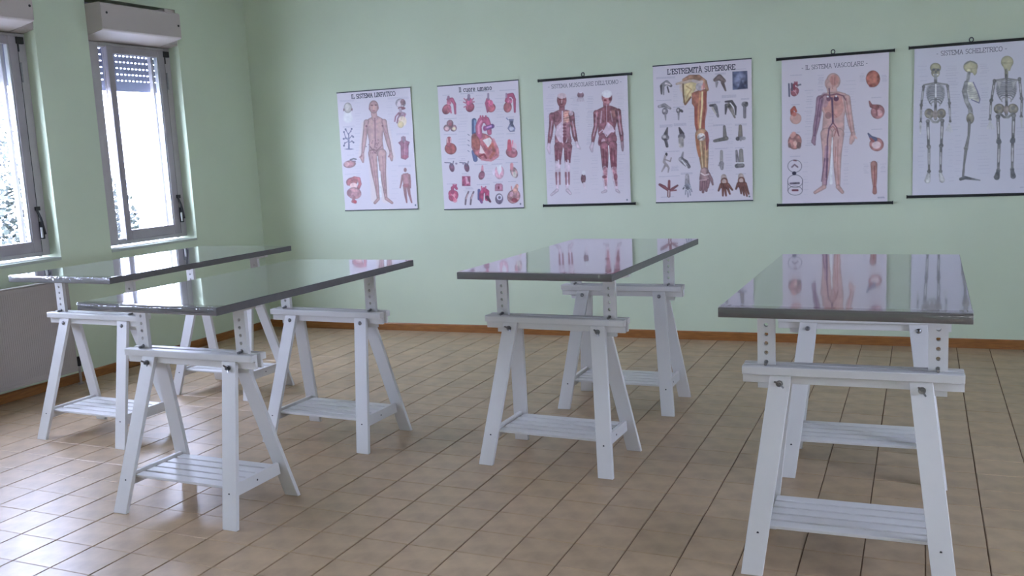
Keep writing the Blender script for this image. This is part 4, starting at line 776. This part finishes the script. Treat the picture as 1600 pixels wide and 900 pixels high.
# title lettering as real flat strokes with slab serifs
def arc(cx, cy, rx, ry, a0, a1, n=8): return [(cx + rx * math.cos(math.radians(a0 + (a1 - a0) * i / n)), cy + ry * math.sin(math.radians(a0 + (a1 - a0) * i / n))) for i in range(n + 1)]
G = {'I': (.30, [[(.15, 0), (.15, 1)]], [(.15, 0), (.15, 1)]), 'L': (.62, [[(.15, 1), (.15, 0), (.58, 0), (.58, .25)]], [(.15, 1), (.15, 0)]),
     'S': (.62, [arc(.32, .75, .22, .25, 30, 270) + arc(.32, .25, .24, .25, 90, -150)], []), 'T': (.74, [[(.37, 0), (.37, 1)], [(.05, .75), (.05, 1), (.69, 1), (.69, .75)]], [(.37, 0)]),
     'E': (.66, [[(.6, .25), (.6, 0), (.15, 0), (.15, 1), (.6, 1), (.6, .75)], [(.15, .5), (.45, .5)]], [(.15, 1), (.15, 0)]), 'M': (.95, [[(.14, 0), (.16, 1), (.47, .15), (.78, 1), (.80, 0)]], [(.14, 0), (.80, 0), (.13, 1), (.81, 1)]),
     'A': (.80, [[(.10, 0), (.38, 1), (.68, 0)], [(.2, .35), (.58, .35)]], [(.10, 0), (.68, 0)]), 'N': (.84, [[(.15, 0), (.15, 1), (.68, 0), (.68, 1)]], [(.15, 0), (.15, 1), (.68, 1)]), 'F': (.64, [[(.15, 0), (.15, 1), (.58, 1), (.58, .75)], [(.15, .5), (.45, .5)]], [(.15, 0), (.15, 1)]),
     'C': (.76, [arc(.42, .5, .33, .5, 40, 320, 12)], []), 'O': (.82, [arc(.41, .5, .34, .5, 0, 360, 14)], []), 'U': (.82, [[(.14, 1), (.14, .35)] + arc(.40, .33, .26, .33, 180, 360) + [(.66, 1)]], [(.14, 1), (.66, 1)]),
     'R': (.78, [[(.15, 0), (.15, 1), (.45, 1)] + arc(.45, .76, .20, .24, 90, -90, 6) + [(.15, .52)], [(.42, .52), (.70, 0)]], [(.15, 0), (.15, 1), (.70, 0)]), 'P': (.70, [[(.15, 0), (.15, 1), (.45, 1)] + arc(.45, .74, .20, .26, 90, -90, 6) + [(.15, .48)]], [(.15, 0), (.15, 1)]),
     'D': (.82, [[(.15, 0), (.15, 1), (.40, 1)] + arc(.40, .5, .33, .5, 90, -90, 8) + [(.15, 0)]], [(.15, 0), (.15, 1)]), 'V': (.80, [[(.10, 1), (.40, 0), (.70, 1)]], [(.10, 1), (.70, 1)]), 'H': (.84, [[(.15, 0), (.15, 1)], [(.68, 0), (.68, 1)], [(.15, .5), (.68, .5)]], [(.15, 0), (.15, 1), (.68, 0), (.68, 1)]),
     "'": (.26, [[(.14, 1), (.10, .72)]], []), '-': (.5, [[(.1, .42), (.38, .42)]], []), ' ': (.42, [], []), 'À': (.80, [[(.10, 0), (.38, 1), (.68, 0)], [(.2, .35), (.58, .35)], [(.28, 1.22), (.42, 1.1)]], [(.10, 0), (.68, 0)]),
     'l': (.34, [[(.15, 0), (.15, 1)]], [(.15, 0)]), 'c': (.56, [arc(.30, .33, .22, .33, 50, 310)], []), 'u': (.66, [[(.12, .66), (.12, .25)] + arc(.30, .22, .18, .22, 180, 300, 5) + [(.50, .12)], [(.50, .66), (.50, 0)]], [(.12, .66), (.50, 0)]),
     'o': (.62, [arc(.30, .33, .22, .33, 0, 360, 10)], []), 'r': (.50, [[(.13, 0), (.13, .66)], [(.13, .4)] + arc(.33, .42, .18, .22, 160, 60, 4)], [(.13, 0)]), 'e': (.60, [[(.10, .35), (.50, .35)] + arc(.30, .33, .21, .33, 5, 310)], []),
     'm': (.98, [[(.12, 0), (.12, .66)], [(.12, .40)] + arc(.29, .44, .17, .21, 160, 0, 5) + [(.46, 0)], [(.46, .40)] + arc(.63, .44, .17, .21, 160, 0, 5) + [(.80, 0)]], [(.12, 0), (.46, 0), (.80, 0)]),
     'n': (.68, [[(.12, 0), (.12, .66)], [(.12, .40)] + arc(.31, .44, .19, .21, 160, 0, 5) + [(.50, 0)]], [(.12, 0), (.50, 0)]), 'a': (.60, [arc(.28, .50, .20, .16, 160, 0, 5) + [(.48, 0)], arc(.27, .19, .19, .19, 0, 360, 8)], [])}
def lettering(text, width, th, name='title_lettering'):
    adv = 0; S = []
    for ch in text:
        w_, st, sf = G[ch]
        for p in st: S += [(Vector((adv + a[0], a[1])), Vector((adv + b[0], b[1])), th) for a, b in zip(p[:-1], p[1:])]
        for q in sf: S.append((Vector((adv + q[0] - .12, q[1])), Vector((adv + q[0] + .12, q[1])), th * .75))
        adv += w_
    k = width / adv; mb = MB()
    for i, (a, b, t) in enumerate(S):
        d = (b - a); d = d.normalized() if d.length > 1e-6 else Vector((1, 0)); n = Vector((-d.y, d.x)) * t / 2; a2 = a - d * t * .35; b2 = b + d * t * .35
        y = -.0003 - (i % 7) * .00001; q = len(mb.v)
        mb.v += [((v.x - adv / 2) * k, y, v.y * k) for v in (a2 - n, b2 - n, b2 + n, a2 + n)]; mb.f.append((q, q + 1, q + 2, q + 3))
    return mb, k

PO = [('P1', art1, (-4.50, -3.807, 1.030, 2.012), 'IL SISTEMA LINFATICO', .50, .058, .60, .17, False, 'poster of one standing man headed IL SISTEMA LINFATICO, leftmost on the back wall'),
      ('P2', art2, (-3.563, -2.869, 1.019, 2.0025), 'Il cuore umano', .475, .060, .41, .15, False, 'poster full of red hearts headed Il cuore umano'),
      ('P3', art3, (-2.668, -2.003, 1.035, 1.979), "- SISTEMA MUSCOLARE DELL'UOMO -", .50, .064, .87, .11, True, "hanging chart of two muscle figures headed SISTEMA MUSCOLARE DELL'UOMO"),
      ('P4', art4, (-1.812, -1.109, 1.034, 2.025), "L'ESTREMITÀ SUPERIORE", .495, .068, .69, .155, False, "poster of a large arm and shoulder headed L'ESTREMITÀ SUPERIORE"),
      ('P5', art5, (-.905, -.215, 1.0, 1.999), '- IL SISTEMA VASCOLARE -', .50, .080, .62, .11, True, 'hanging chart of a man with blood vessels headed IL SISTEMA VASCOLARE'),
      ('P6', art6, (-.060, .628, 1.036, 2.006), '- SISTEMA SCHELETRICO -', .49, .062, .60, .11, True, 'hanging chart of three skeletons headed SISTEMA SCHELETRICO, cut by the right edge')]
for key, fn, (u0, u1, z0, z1), title, tu, tv, twd, th, rods, lab in PO:
    wd, hg = u1 - u0, z1 - z0; uc = (u0 + u1) / 2; off = .014 if rods else .008
    t = empty('anatomy_poster', BM @ T(uc, -off, z1), lab, 'poster', 'anatomy posters on the back wall')
    A = fn(); sh = bpy.data.objects.new('sheet', A.mesh('sheet', wd, hg)); put(sh, t, T(0, -.0008, 0))
    MB().box((-wd / 2, -.0006, -hg), (wd / 2, .0006, 0)).obj('backing', M['paperback'], t)
    mb, k = lettering(title, wd * twd, th)
    mb.obj('title_lettering', M['ink2' if rods else 'ink'], t, T((tu - .5) * wd, -.0009, -tv * hg))
    if rods:
        hw = wd / 2 + .030
        for z in (.004, -hg - .006):
            r = MB().tube([(-hw, 0, z), (hw, 0, z)], .0095, 12).obj('rod', M['bar'], t, smooth=False)
            for s in (-1, 1): MB().tube([(s * hw, 0, z), (s * (hw + .006), 0, z)], .0115, 12).obj('end_cap', M['bar'], r)
        hk = [(.012 * math.cos(a), 0, .026 + .014 * math.sin(a)) for a in [i * math.pi / 8 for i in range(-4, 13)]]
        MB().tube(hk, .003, 6).obj('hanging_loop', M['bar'], t, T(-.008, -.002, 0))
        nail = MB().tube([(-.008, -.006, .036), (-.008, off - .001, .036)], .003, 8); tag(nail.obj('nail', M['steel'], t), 'nail holding the loop')
    else:
        for z, a in ((-.0005, M['railg']), (-hg - .003, M['railg'])): MB().box((-wd / 2 - .002, -.004, z - .004), (wd / 2 + .002, .004, z + .004)).obj('edge_strip', a, t, bevel=.001)

# ------------------------------------------------------------------ outside the windows
tag(MB().box((-60, -60, -.6), (60, 60, -.5)).obj('ground', M['pave']), kind='structure')
def plant(name, x, y, h, rad, n, seed, label, cat, stem=.05, base=.0):
    rn = random.Random(seed); t = empty(name, T(x, y, -.5), label, cat)
    tr = MB().tube([(0, 0, 0), (.05, .02, h * .4), (0, .05, h * .75)], [stem, stem * .8, stem * .4], 8)
    for k in range(6):
        a = k * 1.05; z = h * (.35 + .06 * k); tr.tube([(0, .03, z), (math.cos(a) * rad * .7, math.sin(a) * rad * .7, z + h * .2)], [stem * .4, stem * .12], 6)
    tr.obj('trunk', M['bark'], t, smooth=True)
    f = MB()
    for k in range(n):
        a = rn.uniform(0, 2 * math.pi); e = rn.uniform(-1, 1); q = rn.random() ** .4 * rad; z = base + (h - base) * .5 + e * (h - base) * .5
        rr = q * math.sqrt(max(.05, 1 - e * e * .8)); c = Vector((rr * math.cos(a), rr * math.sin(a), z)); d = Vector((rn.gauss(0, 1), rn.gauss(0, 1), rn.gauss(0, .6))).normalized(); s = d.orthogonal().normalized()
        l = rn.uniform(.05, .09); q0 = len(f.v); f.v += [tuple(c), tuple(c + d * l * .5 + s * l * .28), tuple(c + d * l), tuple(c + d * l * .5 - s * l * .28)]; f.f.append((q0, q0 + 1, q0 + 2, q0 + 3))
    tag(f.obj('foliage', M['leaf'], t), kind='stuff')
tag(MB().box((-9, -9.5, -.5), (9, -9, 6.5)).obj('added_facade', M['render']), kind='structure')     # unseen facade added behind the camera, warms and dims the front window's light
plant('shrub', -8.0, 6.90, 2.0, .72, 6000, 3, 'leafy green shrub outside, seen through the narrow left pane of the window nearer the corner', 'shrub', base=.2)
plant('tree', -12.5, 8.7, 3.4, 1.25, 4200, 4, 'leafy tree outside, glimpsed through the left window', 'tree', .12, 1.2)
